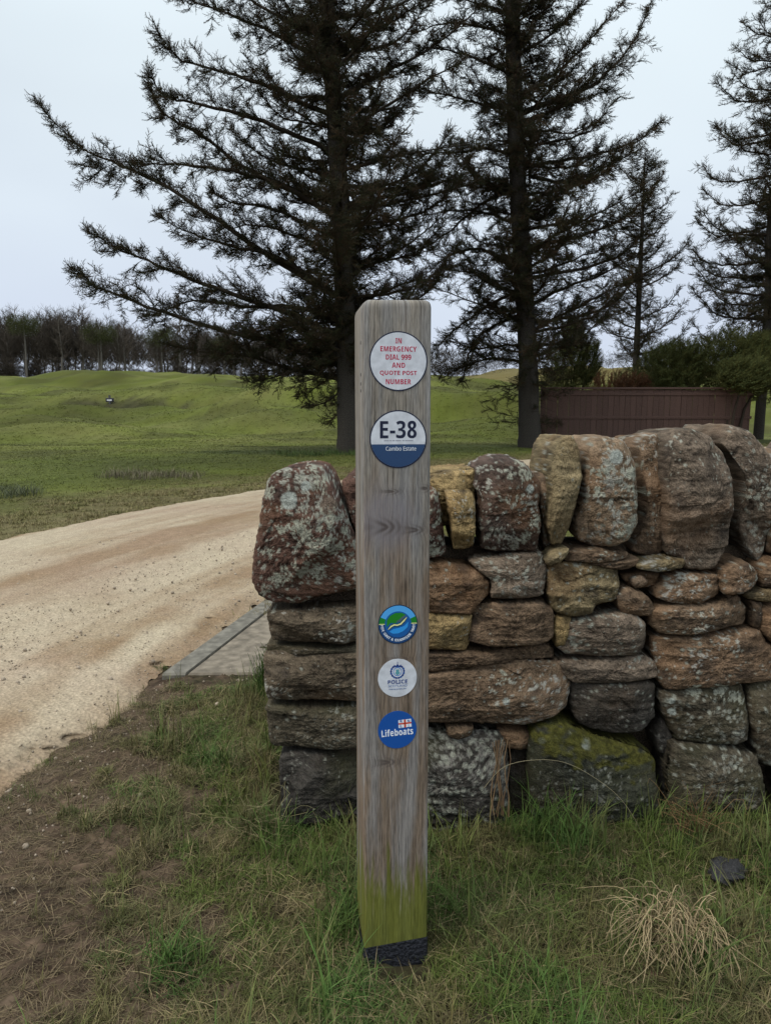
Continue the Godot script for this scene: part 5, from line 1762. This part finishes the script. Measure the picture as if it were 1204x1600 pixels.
func traced_spruce_a() -> Dictionary:
	return {"at": Vector3(-0.86, 0.0, -18.00), "trunk": [0.00, -0.03, 0.300, -0.03, 1.57, 0.250, -0.09, 3.74, 0.230, -0.17, 5.83, 0.210, -0.34, 8.51, 0.170, -0.43, 10.43, 0.150, -0.50, 13.48, 0.100, -0.56, 17.14, 0.020], "limbs": [
		[-0.12, 3.46, -0.00, -1.66, 4.39, -0.07, -2.93, 5.23, -0.12, -4.16, 6.02, -0.17, -5.10, 6.44, -0.21, -6.03, 6.86, -0.25, -6.91, 7.78, -0.29],
		[-0.12, 3.46, 0.00, -0.92, 4.02, 0.04, -1.78, 4.46, 0.09, -2.63, 4.63, 0.14, -3.48, 4.90, 0.18, -4.21, 5.24, 0.22],
		[-0.18, 5.28, 0.00, -1.14, 5.74, 0.38, -1.83, 5.97, 0.67, -2.65, 6.04, 1.03, -3.68, 6.02, 1.50, -4.27, 5.86, 1.78],
		[-0.20, 5.56, -0.00, -1.33, 5.95, -0.03, -2.26, 6.34, -0.06, -3.23, 7.06, -0.09, -4.08, 7.52, -0.12, -4.33, 8.03, -0.13],
		[-0.13, 2.59, 0.00, -1.38, 3.18, 0.01, -2.54, 3.57, 0.02, -3.56, 3.92, 0.02, -4.56, 4.35, 0.03, -5.24, 4.60, 0.04, -5.84, 4.97, 0.04],
		[-0.10, 2.16, 0.00, -1.52, 2.51, 0.11, -3.11, 2.83, 0.24, -4.51, 3.28, 0.36, -5.51, 3.68, 0.44, -6.04, 4.09, 0.48],
		[-0.11, 1.72, -0.00, -1.14, 1.87, -0.28, -2.24, 2.18, -0.58, -3.38, 2.35, -0.87, -4.54, 2.52, -1.17],
		[-0.08, 3.03, 0.00, -1.23, 3.31, 0.01, -2.40, 3.34, 0.02, -3.57, 3.45, 0.04, -4.62, 3.02, 0.05],
		[-0.30, 7.45, 0.00, -1.41, 7.87, 0.13, -2.39, 8.20, 0.25, -3.52, 8.43, 0.39, -3.99, 8.99, 0.45],
		[-0.25, 6.65, 0.00, -1.27, 7.03, 0.28, -2.23, 7.28, 0.55, -3.22, 7.42, 0.83, -3.71, 7.50, 0.98, -3.98, 7.84, 1.06],
		[-0.32, 8.51, -0.00, -1.01, 8.93, -0.24, -1.85, 9.45, -0.53, -3.09, 10.06, -0.94, -3.94, 10.47, -1.21],
		[-0.35, 9.02, -0.00, -1.42, 9.49, -0.18, -2.56, 10.29, -0.38, -3.13, 10.79, -0.47],
		[-0.23, 6.11, -0.00, -1.06, 6.43, -0.30, -1.82, 6.67, -0.56, -2.75, 7.40, -0.87],
		[-0.14, 4.45, 0.00, -1.03, 4.79, 0.25, -1.98, 5.01, 0.54, -2.77, 4.85, 0.78],
		[-0.15, 4.73, 0.00, -1.45, 5.37, 0.23, -2.41, 5.49, 0.41, -2.95, 5.71, 0.51],
		[-0.27, 7.72, -0.00, 0.41, 8.22, -0.28, 1.13, 8.69, -0.57, 2.01, 9.28, -0.92, 3.23, 10.44, -1.37],
		[-0.17, 6.24, 0.00, 0.70, 6.41, 0.37, 1.47, 6.46, 0.72, 2.64, 6.47, 1.28],
		[-0.23, 7.05, 0.00, 0.56, 7.34, 0.33, 1.75, 7.86, 0.85, 2.42, 8.11, 1.15],
		[-0.16, 5.42, 0.00, 0.84, 5.53, 0.14, 2.11, 5.76, 0.32, 2.80, 5.93, 0.42],
		[-0.13, 4.03, 0.00, 0.69, 4.29, 0.09, 1.41, 4.70, 0.16, 2.26, 5.37, 0.25],
		[-0.11, 3.31, -0.00, 0.69, 3.63, -0.25, 1.44, 3.95, -0.47, 2.20, 4.20, -0.70],
		[-0.34, 8.77, -0.00, 0.41, 9.23, -0.33, 1.12, 9.70, -0.64, 2.01, 10.40, -1.00],
		[-0.12, 3.74, 0.00, 0.54, 4.45, 0.02, 1.13, 4.86, 0.03, 1.70, 5.21, 0.05],
		[-0.09, 2.16, -0.00, -0.37, 1.79, -0.11, -0.68, 1.57, -0.23, -1.03, 1.45, -0.36],
		[-0.06, 1.57, -0.00, -0.37, 1.27, -0.08, -0.68, 1.09, -0.17, -1.06, 1.15, -0.27],
		[-0.07, 1.27, -0.00, -0.30, 0.83, -0.05, -0.53, 0.75, -0.11],
		[-0.08, 2.74, -0.00, 0.68, 2.76, -0.33, 1.60, 2.94, -0.70],
		[-0.09, 2.01, -0.00, -0.96, 1.94, -0.03, -1.86, 1.72, -0.06, -2.32, 1.60, -0.07],
		[-0.09, 2.45, -0.00, -0.95, 2.60, -0.05, -1.70, 2.45, -0.09, -2.16, 2.24, -0.11],
		[-0.11, 3.03, 0.00, -0.91, 2.93, 0.26, -1.75, 2.77, 0.53, -2.43, 2.68, 0.76],
		[-0.06, 1.79, 0.00, -0.65, 2.16, 0.01, -1.39, 2.33, 0.02],
		[-0.08, 3.31, 0.00, -0.63, 3.16, 0.07, -1.37, 2.73, 0.17],
		[-0.10, 2.81, -0.00, -1.09, 2.85, -0.00, -2.13, 2.59, -0.00, -3.04, 2.16, -0.00],
		[-0.08, 1.57, 0.00, -0.65, 1.72, 0.09, -1.24, 1.57, 0.17],
	]}

func traced_spruce_b() -> Dictionary:
	return {"at": Vector3(3.79, 0.0, -19.80), "trunk": [0.00, -0.04, 0.360, -0.07, 0.61, 0.280, -0.15, 2.24, 0.240, -0.34, 4.45, 0.230, -0.53, 6.58, 0.210, -0.68, 8.93, 0.190, -0.80, 10.92, 0.160, -0.92, 14.04, 0.090, -1.04, 16.99, 0.020], "limbs": [
		[-0.47, 6.85, -0.00, 0.44, 7.01, -0.02, 1.22, 7.13, -0.04, 2.31, 7.45, -0.06, 2.92, 7.94, -0.08],
		[-0.45, 5.98, 0.00, 0.13, 6.19, 0.08, 0.64, 6.39, 0.16, 1.41, 6.73, 0.27, 2.13, 7.07, 0.38],
		[-0.61, 8.50, 0.00, -0.03, 8.76, 0.09, 0.54, 9.14, 0.18, 1.13, 9.73, 0.27, 1.79, 10.46, 0.38],
		[-0.57, 8.06, -0.00, 0.29, 8.45, -0.26, 1.16, 8.83, -0.52, 1.86, 9.39, -0.72, 2.44, 10.12, -0.88, 2.85, 11.03, -1.00],
		[-0.56, 7.92, -0.00, 0.32, 8.26, -0.35, 1.04, 8.63, -0.64, 1.92, 9.00, -0.98],
		[-0.20, 2.88, -0.00, 0.42, 3.20, -0.07, 1.11, 3.53, -0.14, 2.12, 4.06, -0.25, 2.90, 4.34, -0.34],
		[-0.25, 3.51, -0.00, 0.75, 4.01, -0.19, 1.77, 4.38, -0.39, 2.79, 4.92, -0.58],
		[-0.35, 4.76, 0.00, 0.65, 5.34, 0.30, 1.45, 5.71, 0.54, 2.27, 6.08, 0.80],
		[-0.40, 5.37, 0.00, 0.46, 5.49, 0.15, 1.36, 5.53, 0.32, 2.18, 5.43, 0.47],
		[-0.15, 2.24, 0.00, 0.58, 2.48, 0.07, 1.16, 2.69, 0.12, 2.00, 3.72, 0.20],
		[-0.66, 9.36, 0.00, 0.03, 9.78, 0.04, 0.62, 10.26, 0.07, 1.19, 10.87, 0.10],
		[-0.71, 10.08, 0.00, -0.16, 10.46, 0.08, 0.27, 10.98, 0.15],
		[-0.45, 6.13, -0.00, -1.25, 6.43, -0.26, -2.03, 6.63, -0.52, -3.16, 7.00, -0.87],
		[-0.51, 7.12, -0.00, -1.30, 7.31, -0.04, -1.81, 7.27, -0.07, -2.85, 7.22, -0.13, -3.34, 7.30, -0.15],
		[-0.40, 5.37, -0.00, -1.08, 5.80, -0.22, -2.02, 5.98, -0.51, -2.99, 5.85, -0.80],
		[-0.20, 3.04, 0.00, -0.76, 3.33, 0.19, -1.47, 3.54, 0.44, -2.77, 3.93, 0.92],
		[-0.25, 3.35, -0.00, -0.85, 3.14, -0.26, -1.35, 2.82, -0.46, -1.63, 2.26, -0.57, -1.75, 1.67, -0.62],
		[-0.30, 3.98, 0.00, -1.26, 3.48, 0.27, -2.07, 2.92, 0.50, -2.58, 2.44, 0.64],
		[-0.31, 4.29, -0.00, -1.36, 4.99, -0.42, -2.15, 4.88, -0.73, -2.97, 4.28, -1.04],
		[-0.60, 8.21, 0.00, -1.34, 8.24, 0.12, -2.28, 8.40, 0.28, -3.05, 8.49, 0.41],
		[-0.65, 8.93, -0.00, -1.48, 9.34, -0.12, -2.25, 9.61, -0.24, -3.03, 9.72, -0.35],
		[-0.71, 9.79, -0.00, -1.50, 10.11, -0.07, -2.42, 10.17, -0.15, -3.19, 9.96, -0.21],
		[-0.75, 10.36, 0.00, -1.70, 10.44, 0.28, -2.48, 10.67, 0.52],
		[-0.46, 6.43, -0.00, -1.38, 6.08, -0.42, -2.32, 5.38, -0.83, -3.14, 4.96, -1.18],
		[-0.14, 2.08, -0.00, -0.83, 2.25, -0.29, -1.62, 2.10, -0.61, -2.27, 1.77, -0.87],
		[-0.26, 3.67, 0.00, -1.12, 4.09, 0.31, -1.78, 4.29, 0.55, -2.43, 4.33, 0.79],
		[-0.19, 2.56, 0.00, -0.88, 2.56, 0.01, -1.53, 2.48, 0.01, -2.19, 2.72, 0.02],
		[-0.31, 4.29, -0.00, 0.42, 4.49, -0.25, 1.29, 4.85, -0.54, 2.19, 5.14, -0.83],
		[-0.56, 7.62, 0.00, 0.04, 7.60, 0.29, 0.60, 7.47, 0.56, 1.13, 7.57, 0.83],
	]}
